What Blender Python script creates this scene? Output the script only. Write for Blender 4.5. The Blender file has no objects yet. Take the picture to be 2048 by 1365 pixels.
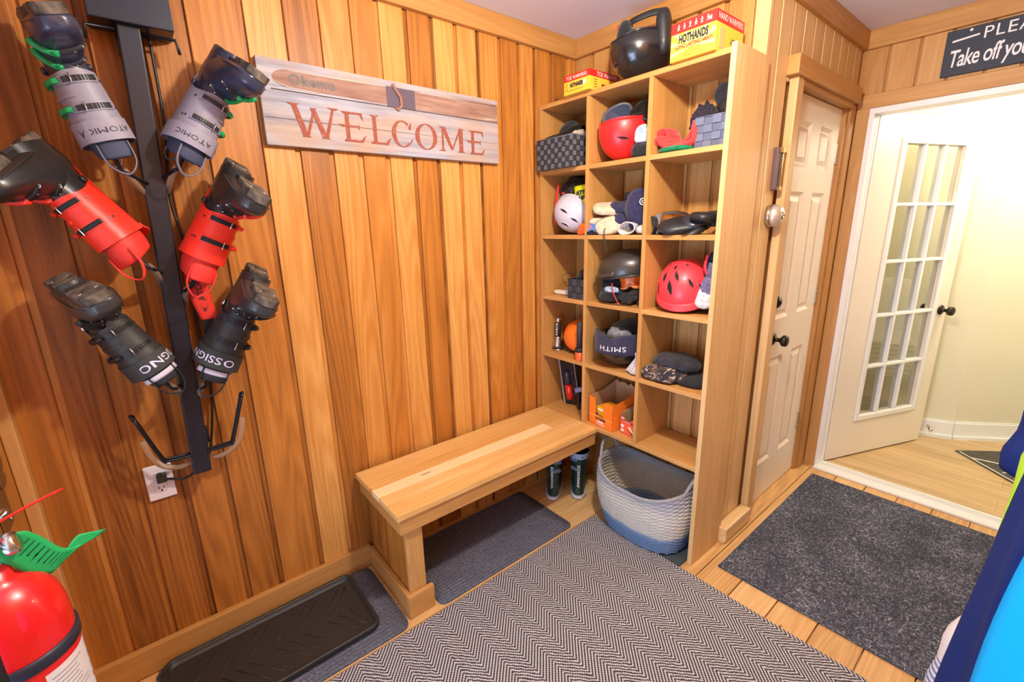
import bpy, bmesh, math, random
from mathutils import Vector, Matrix, Euler, noise
PI = math.pi
SC = bpy.context.scene
COL = SC.collection

# ------------------------------------------------------------------ camera, sky, lights, exposure
cam_d = bpy.data.cameras.new('camera'); cam = bpy.data.objects.new('camera', cam_d); COL.objects.link(cam)
cam_d.sensor_fit = 'HORIZONTAL'; cam_d.sensor_width = 36.0; cam_d.lens = 36.0 * 901.6 / 2048.0
cam_d.clip_start = 0.02
_y, _p, _r = 0.8856, -0.2495, -0.0233
_f = Vector((math.cos(_p)*math.cos(_y), math.cos(_p)*math.sin(_y), math.sin(_p)))
_rt = Vector((math.sin(_y), -math.cos(_y), 0)); _up = _rt.cross(_f)
_R = _rt*math.cos(_r) + _up*math.sin(_r); _U = -_rt*math.sin(_r) + _up*math.cos(_r)
cam.matrix_world = Matrix(((_R.x, _U.x, -_f.x, -1.9412), (_R.y, _U.y, -_f.y, -1.8012), (_R.z, _U.z, -_f.z, 1.4939), (0, 0, 0, 1)))
SC.camera = cam

w = bpy.data.worlds.new('world'); SC.world = w; w.use_nodes = True
_bg = w.node_tree.nodes['Background']; _bg.inputs[0].default_value = (0.62, 0.78, 1.0, 1); _bg.inputs[1].default_value = 0.7

def lamp(name, kind, loc, power, col, size=0.1, rot=(0, 0, 0), size_y=None):
    d = bpy.data.lights.new(name, kind); d.energy = power; d.color = col
    if kind == 'AREA':
        d.size = size
        if size_y: d.shape = 'RECTANGLE'; d.size_y = size_y
    else: d.shadow_soft_size = size
    o = bpy.data.objects.new(name, d); o.location = loc; o.rotation_euler = rot; COL.objects.link(o); return o
lamp('ceiling_lamp_light', 'POINT', (-1.08, -1.30, 2.28), 64, (1.0, 0.90, 0.77), 0.045)
lamp('daylight_ceiling_fill', 'AREA', (-3.3, -1.2, .15), 64, (0.55, 0.68, 1.0), 1.6, (0, math.radians(-125), 0), 1.6)  # daylight fill added outside the doorway, aimed up to turn the ceiling bluish
lamp('daylight_doorway', 'AREA', (-2.29, -1.22, 1.25), 4, (0.60, 0.76, 1.0), 0.8, (0, math.radians(-90), 0), 1.9)
lamp('hall_light', 'POINT', (1.95, -1.95, 2.22), 38, (1.0, 0.93, 0.78), 0.08)
lamp('hall_light', 'POINT', (1.62, -0.98, 2.15), 1.6, (1.0, 0.90, 0.66), 0.08)  # fill light added to brighten the space behind the glazed door, no fixture

SC.view_settings.view_transform = 'Standard'; SC.view_settings.look = 'None'
SC.view_settings.gamma = 1.0; SC.view_settings.exposure = 0.47; SC.view_settings.use_curve_mapping = False

# ------------------------------------------------------------------ helpers
def S(r, g, b):
    f = lambda c: (c/255.0)/12.92 if c/255.0 <= 0.04045 else ((c/255.0+0.055)/1.055)**2.4
    return (f(r), f(g), f(b), 1.0)
def rnd(a, b): return random.uniform(a, b)
random.seed(7)

class MB:
    def __init__(s): s.v = []; s.f = []; s.uv = []; s.t = []; s.m = []; s.s = []
    def face(s, idx, uv=None, tone=.5, mat=0, smooth=False):
        s.f.append(tuple(idx)); s.uv.append(uv or [(0, 0)]*len(idx)); s.t.append(tone); s.m.append(mat); s.s.append(smooth)
    def box(s, x0, x1, y0, y1, z0, z1, axis=None, tone=.5, mat=0, M=None):
        if x1 < x0: x0, x1 = x1, x0
        if y1 < y0: y0, y1 = y1, y0
        if z1 < z0: z0, z1 = z1, z0
        d = (x1-x0, y1-y0, z1-z0)
        if axis is None: axis = max(range(3), key=lambda i: d[i])
        elif isinstance(axis, str): axis = 'xyz'.index(axis)
        o1, o2 = rnd(0, 50), rnd(0, 50)
        b = len(s.v)
        P = [(x, y, z) for x in (x0, x1) for y in (y0, y1) for z in (z0, z1)]
        oth = [i for i in range(3) if i != axis]
        def uvof(p): return (p[axis]+o1, p[oth[0]]+p[oth[1]]+o2)
        for p in P:
            s.v.append(tuple(M @ Vector(p)) if M else p)
        for q in ((0, 1, 3, 2), (4, 6, 7, 5), (0, 4, 5, 1), (2, 3, 7, 6), (0, 2, 6, 4), (1, 5, 7, 3)):
            s.face([b+i for i in q], [uvof(P[i]) for i in q], tone, mat)
        return s
    def grid(s, fn, nu, nv, closed_u=False, closed_v=False, tone=.5, mat=0, smooth=True, uvs=(1, 1), flip=False):
        b = len(s.v); mu = nu if closed_u else nu+1; mv = nv if closed_v else nv+1
        for i in range(mu):
            for j in range(mv): s.v.append(tuple(fn(i/nu, j/nv)))
        for i in range(nu):
            for j in range(nv):
                i2, j2 = (i+1) % mu, (j+1) % mv
                q = [b+i*mv+j, b+i2*mv+j, b+i2*mv+j2, b+i*mv+j2]
                u = [(i/nu*uvs[0], j/nv*uvs[1]), ((i+1)/nu*uvs[0], j/nv*uvs[1]), ((i+1)/nu*uvs[0], (j+1)/nv*uvs[1]), (i/nu*uvs[0], (j+1)/nv*uvs[1])]
                if flip: q.reverse(); u.reverse()
                s.face(q, u, tone, mat(i/nu, j/nv) if callable(mat) else mat, smooth)
        return s
    def poly(s, pts, tone=.5, mat=0):
        b = len(s.v); s.v += [tuple(p) for p in pts]; s.face(range(b, b+len(pts)), [(p[0], p[1]) for p in pts], tone, mat); return s
    def prism(s, pts, vec, tone=.5, mat=0, smooth=False):
        # pts: planar ring of 3D points, extruded by vec
        b = len(s.v); n = len(pts); vec = Vector(vec)
        s.v += [tuple(p) for p in pts] + [tuple(Vector(p)+vec) for p in pts]
        s.face([b+i for i in range(n)][::-1], None, tone, mat); s.face([b+n+i for i in range(n)], None, tone, mat)
        for i in range(n):
            j = (i+1) % n; s.face([b+i, b+j, b+n+j, b+n+i], None, tone, mat, smooth)
        return s
    def tube(s, pts, r, seg=10, closed=False, caps=True, tone=.5, mat=0, flat=1.0):
        pts = [Vector(p) for p in pts]; n = len(pts); rr = r if callable(r) else (lambda t: r)
        prev = None; rings = []
        for i, p in enumerate(pts):
            if closed: t = pts[(i+1) % n]-pts[i-1]
            else: t = pts[min(i+1, n-1)]-pts[max(i-1, 0)]
            if t.length < 1e-9: t = Vector((0, 0, 1))
            t.normalize()
            if prev is None:
                a = Vector((0, 0, 1)) if abs(t.z) < .9 else Vector((1, 0, 0))
                prev = (a - t*a.dot(t)).normalized()
            else:
                prev = prev - t*prev.dot(t)
                prev = prev.normalized() if prev.length > 1e-6 else t.orthogonal().normalized()
            bn = t.cross(prev); rad = rr(i/max(1, n-1)); b = len(s.v)
            for k in range(seg):
                a = 2*PI*k/seg; s.v.append(tuple(p + prev*math.cos(a)*rad + bn*math.sin(a)*rad*flat))
            rings.append(b)
        m = n if closed else n-1
        for i in range(m):
            b0, b1 = rings[i], rings[(i+1) % n]
            for k in range(seg):
                k2 = (k+1) % seg; s.face([b0+k, b0+k2, b1+k2, b1+k], [(i/n, k/seg), (i/n, (k+1)/seg), ((i+1)/n, (k+1)/seg), ((i+1)/n, k/seg)], tone, mat, True)
        if caps and not closed:
            s.face([rings[0]+k for k in range(seg)][::-1], None, tone, mat); s.face([rings[-1]+k for k in range(seg)], None, tone, mat)
        return s
    def lathe(s, prof, seg=32, M=None, tone=.5, mat=0, smooth=True):
        # prof: (r, z) list, around local z
        b = len(s.v); n = len(prof)
        for (r, z) in prof:
            for k in range(seg):
                a = 2*PI*k/seg; p = Vector((r*math.cos(a), r*math.sin(a), z)); s.v.append(tuple(M @ p if M else p))
        for i in range(n-1):
            for k in range(seg):
                k2 = (k+1) % seg
                s.face([b+i*seg+k, b+i*seg+k2, b+(i+1)*seg+k2, b+(i+1)*seg+k], [(k/seg, i/n), ((k+1)/seg, i/n), ((k+1)/seg, (i+1)/n), (k/seg, (i+1)/n)], tone, mat(i) if callable(mat) else mat, smooth)
        if prof[0][0] > 1e-6: s.face([b+k for k in range(seg)][::-1], None, tone, mat(0) if callable(mat) else mat)
        if prof[-1][0] > 1e-6: s.face([b+(n-1)*seg+k for k in range(seg)], None, tone, mat(n-2) if callable(mat) else mat)
        return s
    def blob(s, c, r, e1=1.0, e2=1.0, nu=28, nv=16, disp=0.0, freq=8.0, seed=0.0, M=None, tone=.5, mat=0, zmin=None):
        # lumpy super-ellipsoid
        sg = lambda x, e: math.copysign(abs(x)**e, x)
        def fn(u, v):
            a = 2*PI*u; t = -PI/2+PI*v
            p = Vector((r[0]*sg(math.cos(t), e1)*sg(math.cos(a), e2), r[1]*sg(math.cos(t), e1)*sg(math.sin(a), e2), r[2]*sg(math.sin(t), e1)))
            if disp:
                n = noise.noise(p*freq+Vector((seed, seed*1.7, -seed)))+.5*noise.noise(p*freq*2.3+Vector((seed*2, 3, seed)))
                p += p.normalized()*disp*n
            if zmin is not None and p.z < zmin: p.z = zmin + (p.z-zmin)*.06
            p = M @ p if M else p
            return p+Vector(c)
        return s.grid(fn, nu, nv, closed_u=True, tone=tone, mat=mat)

def link(name, mb, mats, parent=None, loc=None, rot=None, bevel=0.0, subd=0, solid=0.0, weld=False, seg=2, mat4=None):
    me = bpy.data.meshes.new(name)
    me.from_pydata(mb.v, [], mb.f)
    if not isinstance(mats, (list, tuple)): mats = [mats]
    for m in mats: me.materials.append(m)
    uvl = me.uv_layers.new(name='UVMap')
    flat = [c for fu in mb.uv for p in fu for c in p]
    uvl.data.foreach_set('uv', flat)
    at = me.attributes.new('tone', 'FLOAT', 'FACE'); at.data.foreach_set('value', mb.t)
    me.polygons.foreach_set('material_index', mb.m); me.polygons.foreach_set('use_smooth', mb.s)
    me.update()
    bm = bmesh.new(); bm.from_mesh(me)
    if weld or subd or solid: bmesh.ops.remove_doubles(bm, verts=bm.verts, dist=1e-5)
    bmesh.ops.recalc_face_normals(bm, faces=bm.faces); bm.to_mesh(me); bm.free()
    o = bpy.data.objects.new(name, me); COL.objects.link(o)
    if parent: o.parent = parent
    if loc: o.location = loc
    if rot: o.rotation_euler = rot
    if mat4: o.matrix_local = mat4
    if solid:
        m = o.modifiers.new('solid', 'SOLIDIFY'); m.thickness = abs(solid); m.offset = -1 if solid > 0 else 1
    if subd:
        m = o.modifiers.new('sub', 'SUBSURF'); m.levels = subd; m.render_levels = subd
    if bevel:
        m = o.modifiers.new('bev', 'BEVEL'); m.width = bevel; m.segments = seg; m.limit_method = 'ANGLE'; m.angle_limit = math.radians(50); m.use_clamp_overlap = True
    return o
def tag(o, label=None, cat=None, group=None, kind=None):
    if label: o['label'] = label
    if cat: o['category'] = cat
    if group: o['group'] = group
    if kind: o['kind'] = kind
    return o
def thing(name, label, cat, loc=(0, 0, 0), rot=(0, 0, 0), group=None):
    o = bpy.data.objects.new(name, None); o.empty_display_size = .05; COL.objects.link(o)
    o.location = loc; o.rotation_euler = rot
    return tag(o, label, cat, group)
def struct(name, mb, mats, parent=None, **k):
    o = link(name, mb, mats, parent, **k)
    if parent is None: o['kind'] = 'structure'
    return o
_txt_cache = {}
def text_mesh(body, size, depth=0.0, align='LEFT', space=1.0, shear=0.0, bold=0.0, xs=1.0):
    """lettering as plain mesh data (verts, faces), lying in the local XY plane"""
    key = (body, size, depth, align, space, shear, bold, xs)
    if key in _txt_cache: return _txt_cache[key]
    c = bpy.data.curves.new('lettering', 'FONT'); c.body = body; c.size = size; c.extrude = depth; c.align_x = align; c.align_y = 'CENTER'
    c.space_character = space; c.shear = shear; c.offset = 0.0 if 'M' in body else bold; c.resolution_u = 3
    o = bpy.data.objects.new('lettering', c); COL.objects.link(o)
    dg = bpy.context.evaluated_depsgraph_get(); me = bpy.data.meshes.new_from_object(o.evaluated_get(dg))
    bm = bmesh.new(); bm.from_mesh(me); bmesh.ops.triangulate(bm, faces=bm.faces)
    for _k in range(3 if depth == 0 else 0):      # fine enough to follow a curved strap
        es = [e for e in bm.edges if e.calc_length() > size*.13]
        if es: bmesh.ops.subdivide_edges(bm, edges=es, cuts=1); bmesh.ops.triangulate(bm, faces=bm.faces)
    bm.to_mesh(me); bm.free()
    V = [(v.co.x*xs, v.co.y, v.co.z) for v in me.vertices]; F = [tuple(p.vertices) for p in me.polygons]
    bpy.data.objects.remove(o); bpy.data.curves.remove(c); bpy.data.meshes.remove(me)
    _txt_cache[key] = (V, F); return V, F
def add_text(mb, body, size, M, mat=0, warp=None, **k):
    V, F = text_mesh(body, size, **k); b = len(mb.v)
    for p in V:
        q = Vector(p)
        mb.v.append(tuple(warp(q)) if warp else tuple(M @ q))
    for f in F: mb.face([b+i for i in f], None, .5, mat)
    return mb
def frame(o, x, y, z=None):
    """matrix whose local X/Y axes are the directions x/y at origin o"""
    x = Vector(x).normalized(); y = Vector(y); y = (y-x*x.dot(y)).normalized(); z = x.cross(y)
    return Matrix(((x.x, y.x, z.x, o[0]), (x.y, y.y, z.y, o[1]), (x.z, y.z, z.z, o[2]), (0, 0, 0, 1)))

# ------------------------------------------------------------------ materials
class NT:
    def __init__(s, name):
        s.mat = bpy.data.materials.new(name); s.mat.use_nodes = True; s.t = s.mat.node_tree; s.b = s.t.nodes['Principled BSDF']
    def n(s, typ, **k):
        nd = s.t.nodes.new(typ)
        for a, v in k.items():
            if a == 'inp':
                for kk, vv in v.items():
                    if isinstance(vv, bpy.types.NodeSocket): s.t.links.new(vv, nd.inputs[kk])
                    else: nd.inputs[kk].default_value = vv
            else: setattr(nd, a, v)
        return nd
    def math(s, op, a, b=0.0, c=0.0):
        nd = s.n('ShaderNodeMath', operation=op, inp={0: a, 1: b})
        if op in ('MULTIPLY_ADD', 'COMPARE'): 
            if isinstance(c, bpy.types.NodeSocket): s.t.links.new(c, nd.inputs[2])
            else: nd.inputs[2].default_value = c
        return nd.outputs[0]
    def ramp(s, fac, stops, interp='LINEAR'):
        nd = s.n('ShaderNodeValToRGB', inp={0: fac}); cr = nd.color_ramp; cr.interpolation = interp
        while len(cr.elements) < len(stops): cr.elements.new(.5)
        for e, (p, c) in zip(cr.elements, stops): e.position = p; e.color = c
        return nd.outputs[0]
    def mix(s, fac, a, b, mode='MIX'):
        nd = s.n('ShaderNodeMix', data_type='RGBA', blend_type=mode)
        for i, v in ((0, fac), (6, a), (7, b)):
            if isinstance(v, bpy.types.NodeSocket): s.t.links.new(v, nd.inputs[i])
            else: nd.inputs[i].default_value = v
        return nd.outputs[2]
    def set(s, **k):
        for a, v in k.items():
            key = {'color': 'Base Color', 'rough': 'Roughness', 'metal': 'Metallic', 'spec': 'Specular IOR Level', 'normal': 'Normal', 'coat': 'Coat Weight', 'sheen': 'Sheen Weight', 'emit': 'Emission Color', 'estr': 'Emission Strength', 'trans': 'Transmission Weight', 'ior': 'IOR', 'alpha': 'Alpha', 'sss': 'Subsurface Weight'}[a]
            if isinstance(v, bpy.types.NodeSocket): s.t.links.new(v, s.b.inputs[key])
            else: s.b.inputs[key].default_value = v
        return s
    def bump(s, h, strength=.3, dist=.002):
        return s.n('ShaderNodeBump', inp={'Height': h, 'Strength': strength, 'Distance': dist}).outputs[0]
    def uv(s): return s.n('ShaderNodeTexCoord').outputs['UV']
    def obj(s): return s.n('ShaderNodeTexCoord').outputs['Object']
    def map(s, vec, scale=(1, 1, 1), rot=(0, 0, 0), loc=(0, 0, 0)):
        return s.n('ShaderNodeMapping', inp={'Vector': vec, 'Scale': scale, 'Rotation': rot, 'Location': loc}).outputs[0]
    def noise(s, vec, scale=5, detail=3, rough=.5, dist=0.0):
        return s.n('ShaderNodeTexNoise', inp={'Vector': vec, 'Scale': scale, 'Detail': detail, 'Roughness': rough, 'Distortion': dist}).outputs[0]

def plain(name, col, rough=.5, metal=0.0, spec=.5, coat=0.0, sheen=0.0, bump=0.0, bscale=200, vary=0.0):
    t = NT(name); c = col
    if vary:
        nz = t.noise(t.obj(), 9, 3); c = t.mix(t.math('MULTIPLY', nz, vary), col, (col[0]*.45, col[1]*.45, col[2]*.45, 1))
    t.set(color=c, rough=rough, metal=metal, spec=spec, coat=coat, sheen=sheen)
    if bump: t.set(normal=t.bump(t.noise(t.obj(), bscale, 2), bump, .001))
    return t.mat
def wood(name, dark, mid, light, rough=.45, grain=.35, rings=.35, tone_w=.9, spec=.35, knots=0.0):
    t = NT(name); uv = t.uv()
    tone = t.n('ShaderNodeAttribute', attribute_name='tone').outputs['Fac']
    warp = t.noise(t.map(uv, (.55, 8, 1)), 1.0, 1, .4)
    fine = t.noise(t.map(uv, (3.0, 150, 1)), 1.0, 3, .6)
    fib = t.noise(t.map(uv, (14, 420, 1)), 1.0, 2, .6)
    rv = t.math('SINE', t.math('MULTIPLY', warp, 95.0))
    broad = t.noise(t.map(uv, (.9, 14, 1), loc=(7, 3, 0)), 1.0, 2, .5)
    g = t.math('MULTIPLY_ADD', rv, .16*rings, .5)
    g = t.math('ADD', g, t.math('MULTIPLY', t.math('SUBTRACT', fine, .5), grain))
    g = t.math('ADD', g, t.math('MULTIPLY', t.math('SUBTRACT', fib, .5), grain*.55))
    g = t.math('ADD', g, t.math('MULTIPLY', t.math('SUBTRACT', broad, .5), .4))
    g = t.math('ADD', g, t.math('MULTIPLY', t.math('SUBTRACT', tone, .5), tone_w))
    c = t.ramp(g, [(0.05, dark), (.5, mid), (.95, light)])
    if knots:
        kn = t.n('ShaderNodeTexVoronoi', inp={'Vector': t.map(uv, (2.6, 9.0, 1)), 'Scale': 1.0}).outputs['Distance']
        k = t.math('MULTIPLY', t.math('LESS_THAN', kn, .075), knots); c = t.mix(k, c, (dark[0]*.35, dark[1]*.3, dark[2]*.3, 1))
    t.set(color=c, rough=rough, spec=spec, normal=t.bump(t.math('ADD', fine, fib), .12, .0008))
    return t.mat

W_WALL = wood('cedar_boards', S(112, 62, 18), S(188, 120, 48), S(226, 170, 94), rings=.42, tone_w=.8)
W_PALE = wood('pale_cedar', S(180, 134, 80), S(212, 172, 114), S(236, 208, 158), rings=.3, tone_w=.6)
W_TRIM = wood('trim_fir', S(148, 96, 40), S(196, 144, 80), S(224, 180, 118), rings=.26, tone_w=.6)
W_BENCH = wood('bench_fir', S(180, 120, 54), S(222, 172, 100), S(246, 216, 164), rings=.3, tone_w=.9, rough=.38, knots=.5)
W_FLOOR = wood('worn_floor_fir', S(150, 104, 58), S(216, 170, 110), S(240, 208, 156), rings=.35, tone_w=.7, rough=.5, knots=.8)
M_CEIL = plain('ceiling_paint', S(226, 222, 226), .85, bump=.1, bscale=120)
M_WHITE = plain('white_door_paint', S(240, 230, 212), .38)
M_TRIMW = plain('white_trim_paint', S(240, 240, 236), .4)
M_HALL = plain('hall_wall_paint', S(226, 220, 192), .8)
M_BLACKMET = plain('black_powder_metal', S(22, 24, 30), .42, .3)
M_BRONZE = plain('dark_bronze', S(58, 52, 46), .35, .8)
M_CHROME = plain('brushed_nickel', S(200, 198, 192), .28, 1.0)
M_BRASS = plain('antique_brass', S(176, 140, 88), .35, .9)
# ------------------------------------------------------------------ the room
XN, YR, ZC, YD, XF = -2.31, -1.99, 2.405, -0.955, 1.122
TONES = [.34, .16, .26, .36, .28, .42, .78, .25, .6, .45, .72, .38, .85, .8, .58, .4, .66, .5, .3, .6]  # first boards darkened to paint in the light falling off at the left end
def boards(mb, edges, z0, z1, plane, tones, gap=.02, depth=.014):
    """vertical boards over recessed strips; plane(a, d, z) gives a point at distance d in front of the wall"""
    for i in range(len(edges)-1):
        a0, a1 = edges[i], edges[i+1]
        for (s0, s1, d, tn) in ((a0+gap, a1, depth, tones[i % len(tones)]), (a0-.012, a0+gap+.012, .0035, tones[(i*7+3) % len(tones)]-.15)):
            p, q = plane(s0, 0, z0), plane(s1, d, z1)
            mb.box(p[0], q[0], p[1], q[1], z0, z1, 'z', tn)
# wall_left : y = 0
mb = MB(); mb.box(XN-.1, 0.1, .016, .11, -.02, ZC+.1, 'z', .2)
edges = [-2.31, -2.192, -2.0745, -1.953, -1.833, -1.717, -1.558, -1.437, -1.320, -1.208, -1.096, -.978, -.862, -.748, -.633, -.512, -.399, -.298, -.185, -.07, 0.02]
boards(mb, edges, 0, ZC, lambda a, d, z: (a, .0165-d, z), TONES)
struct('wall_left', mb, W_WALL, bevel=.0018)
# wall_back : x = 0, behind the cubby shelf
mb = MB(); mb.box(.016, .1, YD+.02, .02, 0, ZC+.1, 'z', .2)
edges = [YD+.012, -.917, -.80, -.687, -.573, -.459, -.345, -.235, -.123, .0]
boards(mb, edges, 0, ZC, lambda a, d, z: (.0165-d, a, z), [.72, .5, .62, .42, .7, .55, .36, .6, .4])
struct('wall_back', mb, W_TRIM, bevel=.0018)
# wall_side : y = YD, holds the white panel door
mb = MB(); tn = [.7, .78, .62, .7, .6, .66, .58, .5, .45, .5]
edges = [.02, .099, .213, .327, .441, .552, .664, .774, .882, .993, 1.10]
for i in range(len(edges)-1):
    a0, a1 = edges[i], edges[i+1]
    z0 = 0 if a1 < .3 else 2.04
    mb.box(a0+.012, a1, YD, YD+.014, z0, ZC, 'z', tn[i]); mb.box(a0-.006, a0+.018, YD+.009, YD+.014, z0, ZC, 'z', .25)
mb.box(.02, .30, YD+.014, YD+.1, 0, ZC, 'z', .3); mb.box(.30, 1.0, YD+.014, YD+.1, 2.04, ZC, 'x', .3); mb.box(.985, XF+.06, YD+.014, YD+.1, 0, ZC, 'z', .3)
mb.box(-.002, .022, YD-.004, YD+.05, 0, ZC, 'z', .72)
struct('wall_side', mb, W_PALE, bevel=.0015)
# wall_far : x = XF, with the opening to the hall
mb = MB(); edges = [YD+.01, -1.06, -1.179, -1.29, -1.418, -1.53, -1.645, -1.76, -1.875, YR]
for i in range(len(edges)-1):
    a0, a1 = edges[i], edges[i+1]
    mb.box(XF, XF+.014, a1, a0-.012, 2.03, ZC, 'z', [.42, .55, .6, .5, .62, .55][i % 6]); mb.box(XF+.009, XF+.014, a0-.018, a0+.006, 2.03, ZC, 'z', .25)
mb.box(XF+.014, XF+.07, YR-.02, YD+.02, 2.045, ZC, 'y', .3); mb.box(XF+.014, XF+.07, -1.03, YD+.02, 0, 2.05, 'z', .4)
mb.box(XF, XF+.07, YR-.02, -1.90, 0, 2.05, 'z', .5)
struct('wall_far', mb, W_TRIM, bevel=.0015)
# wall_right and wall_near (behind the camera), with the entrance doorway the daylight comes through
mb = MB(); y = XN
while y < XF:
    mb.box(y+.015, min(y+.115, XF), YR-.014, YR, 0, ZC, 'z', rnd(.3, .7)); y += .115
mb.box(XN-.1, XF, YR-.08, YR-.01, 0, ZC+.1, 'z', .3)
struct('wall_right', mb, W_WALL)
mb = MB(); mb.box(XN-.08, XN, -.60, .02, 0, ZC+.1, 'z', .5); mb.box(XN-.08, XN, -1.75, -.60, 2.1, ZC+.1, 'y', .5); mb.box(XN-.08, XN, YR-.02, -1.75, 0, ZC+.1, 'z', .5)
struct('wall_near', mb, W_WALL)
mb = MB(); mb.box(XN-.12, XF+.08, YR-.1, .12, ZC, ZC+.06)
struct('ceiling', mb, M_CEIL)
# floor : fir planks along x
mb = MB(); k0 = -1.16-7*.1427; y = k0
while y < .02:
    mb.box(XN-.1, XF-.05, y+.0022, y+.1427-.0022, -.02, -.0004, 'x', rnd(.35, .7)); y += .1427
mb.box(XN-.1, XF-.045, YR-.02, .02, -.03, -.012, 'x', 0.0)
mb.box(XF-.055, XF+.0, YR, YD-.01, -.02, .001, 'y', .35)
struct('floor', mb, W_FLOOR, bevel=.0012)
# crown trim, baseboards
def trimboard(name, x0, x1, y0, y1, z0, z1, ax, tone, mat=W_TRIM):
    m = MB(); m.box(x0, x1, y0, y1, z0, z1, ax, tone); return struct(name, m, mat, bevel=.003)
trimboard('trim_1', XN, 0, -.022, .004, 2.318, ZC, 'x', .3)
trimboard('trim_2', -.022, .004, YD-.022, -.022, 2.318, ZC, 'y', .35)
trimboard('trim_3', -.022, XF, YD-.022, YD+.004, 2.318, ZC, 'x', .35)
trimboard('trim_4', XF-.022, XF+.004, YR, YD-.022, 2.318, ZC, 'y', .42)
trimboard('baseboard_left', XN, -1.342, -.02, .004, 0, .105, 'x', .35)
m = MB(); m.box(-.018, .243, YD-.055, YD-.001, 0.012, .085, 'x', .8); m.box(-.018, .243, YD-.05, YD-.001, 0, .014, 'x', .5)
struct('baseboard_side', m, W_PALE, bevel=.006)
# entrance jamb strip at the left end of the left wall
trimboard('trim_5', -2.309, -2.279, -.034, .004, 0, ZC-.09, 'z', .78)
m = MB(); m.box(XN-.004, XN+.008, -.60, -.515, 0, 2.1, 'z', .5); struct('trim_6', m, W_TRIM, bevel=.002)
# strike plates on the jamb edge
# casing of the panel door
m = MB(); m.box(.246, .308, YD-.034, YD+.0, 0.0, 2.056, 'z', .62); m.box(.308, .32, YD-.002, YD+.03, 0, 2.03, 'z', .4)
struct('trim_7', m, W_PALE, bevel=.002)
m = MB(); m.box(.205, 1.03, YD-.046, YD+.0, 2.056, 2.128, 'x', .4); m.box(.30, .985, YD-.03, YD+.03, 2.032, 2.056, 'x', .3)
struct('trim_8', m, W_TRIM, bevel=.003)
m = MB(); m.box(.972, 1.0, YD-.008, YD+.03, 0, 2.035, 'z', .2); m.box(1.0, 1.07, YD-.02, YD+.0, 0, 2.056, 'z', .22)
struct('trim_9', m, W_TRIM, bevel=.002)
# wood casing of the hall opening
m = MB(); m.box(XF-.016, XF+.002, -1.022, -.966, 0, 2.04, 'z', .55); m.box(XF-.016, XF+.002, YR, -.966, 2.04, 2.105, 'y', .55)
m.box(XF-.016, XF+.002, YR, -1.86, 0, 2.04, 'z', .55)
struct('trim_10', m, W_TRIM, bevel=.002)
# white jamb and aluminium threshold
m = MB(); m.box(XF-.004, XF+.10, -1.045, -1.019, 0, 2.012); m.box(XF-.004, XF+.10, -1.9, -1.019, 2.012, 2.043); m.box(XF+.05, XF+.065, -1.052, -1.04, 0, 2.012)
m.box(XF-.004, XF+.10, -1.9, -1.88, 0, 2.035)
struct('trim_11', m, M_TRIMW, bevel=.002)
m = MB(); m.box(XF-.055, XF+.075, -1.88, -1.03, .001, .012)
for k in range(4): m.box(XF+.012+k*.014, XF+.018+k*.014, -1.88, -1.035, .012, .0155)
struct('trim_12', m, M_TRIMW, bevel=.001)
# ------------------------------------------------------------------ six-panel door
d = bpy.data.objects.new('door_1', None); COL.objects.link(d); d.location = (.302, -.945, .006); d['kind'] = 'structure'
m = MB(); DW, DH, T = .672, 2.022, .035
cols = [(.105, .283), (.398, .567)]; rows = [(.215, .81), (1.012, 1.615), (1.722, 1.918)]
xs = [0, cols[0][0], cols[0][1], cols[1][0], cols[1][1], DW]; zs = [0]+[z for r in rows for z in r]+[DH]
for i in range(5):
    for j in range(7):
        if i % 2 == 1 and j % 2 == 1: continue
        m.box(xs[i], xs[i+1], 0, T, zs[j], zs[j+1])
for (a, b) in cols:
    for (z0, z1) in rows:
        def ring(o0, y0, o1, y1):
            A = [(a+o0, y0, z0+o0), (b-o0, y0, z0+o0), (b-o0, y0, z1-o0), (a+o0, y0, z1-o0)]
            B = [(a+o1, y1, z0+o1), (b-o1, y1, z0+o1), (b-o1, y1, z1-o1), (a+o1, y1, z1-o1)]
            for k in range(4): m.poly([A[k], A[(k+1) % 4], B[(k+1) % 4], B[k]])
            return B
        ring(0, 0, .016, .011); ring(.016, .011, .024, .011); B = ring(.024, .011, .045, .003); m.poly(B)
        m.box(a, b, .02, T, z0, z1)
link('door_slab', m, M_WHITE, d)
def knob(parent, M, name='door_knob', mat=None):
    m = MB(); m.lathe([(.0, 0), (.031, 0), (.031, .004), (.022, .010), (.011, .014), (.010, .032), (.018, .038), (.0275, .046), (.0285, .058), (.025, .066), (.012, .070), (0, .0705)], 24, M)
    return link(name, m, mat or M_BRONZE, parent)
knob(d, frame((.128, 0, .915), (1, 0, 0), (0, 0, 1)) @ Matrix.Rotation(0, 4, 'X'))
m = MB(); m.lathe([(0, 0), (.028, 0), (.028, .006), (.024, .012), (.012, .014), (.012, .018), (0, .018)], 24, frame((.128, 0, 1.10), (1, 0, 0), (0, 0, 1))); link('deadbolt', m, M_BRONZE, d)
def hinge(parent, x, y, z, mat, h=.095):
    m = MB(); m.box(x-.03, x, y-.004, y+.001, z-h/2, z+h/2); m.lathe([(0, -h/2), (.006, -h/2), (.006, h/2), (.004, h/2+.004), (0, h/2+.004)], 12, Matrix.Translation((x+.006, y-.006, z)))
    for k in (-.3, 0, .3): m.lathe([(0.005, 0), (.004, .002), (0, .002)], 10, frame((x-.015, y-.004, z+k*h), (1, 0, 0), (0, 0, 1)))
    return link('hinge', m, mat, parent)
for z in (1.81, 1.07, .32): hinge(d, .672, -.001, z, M_CHROME)
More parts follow.
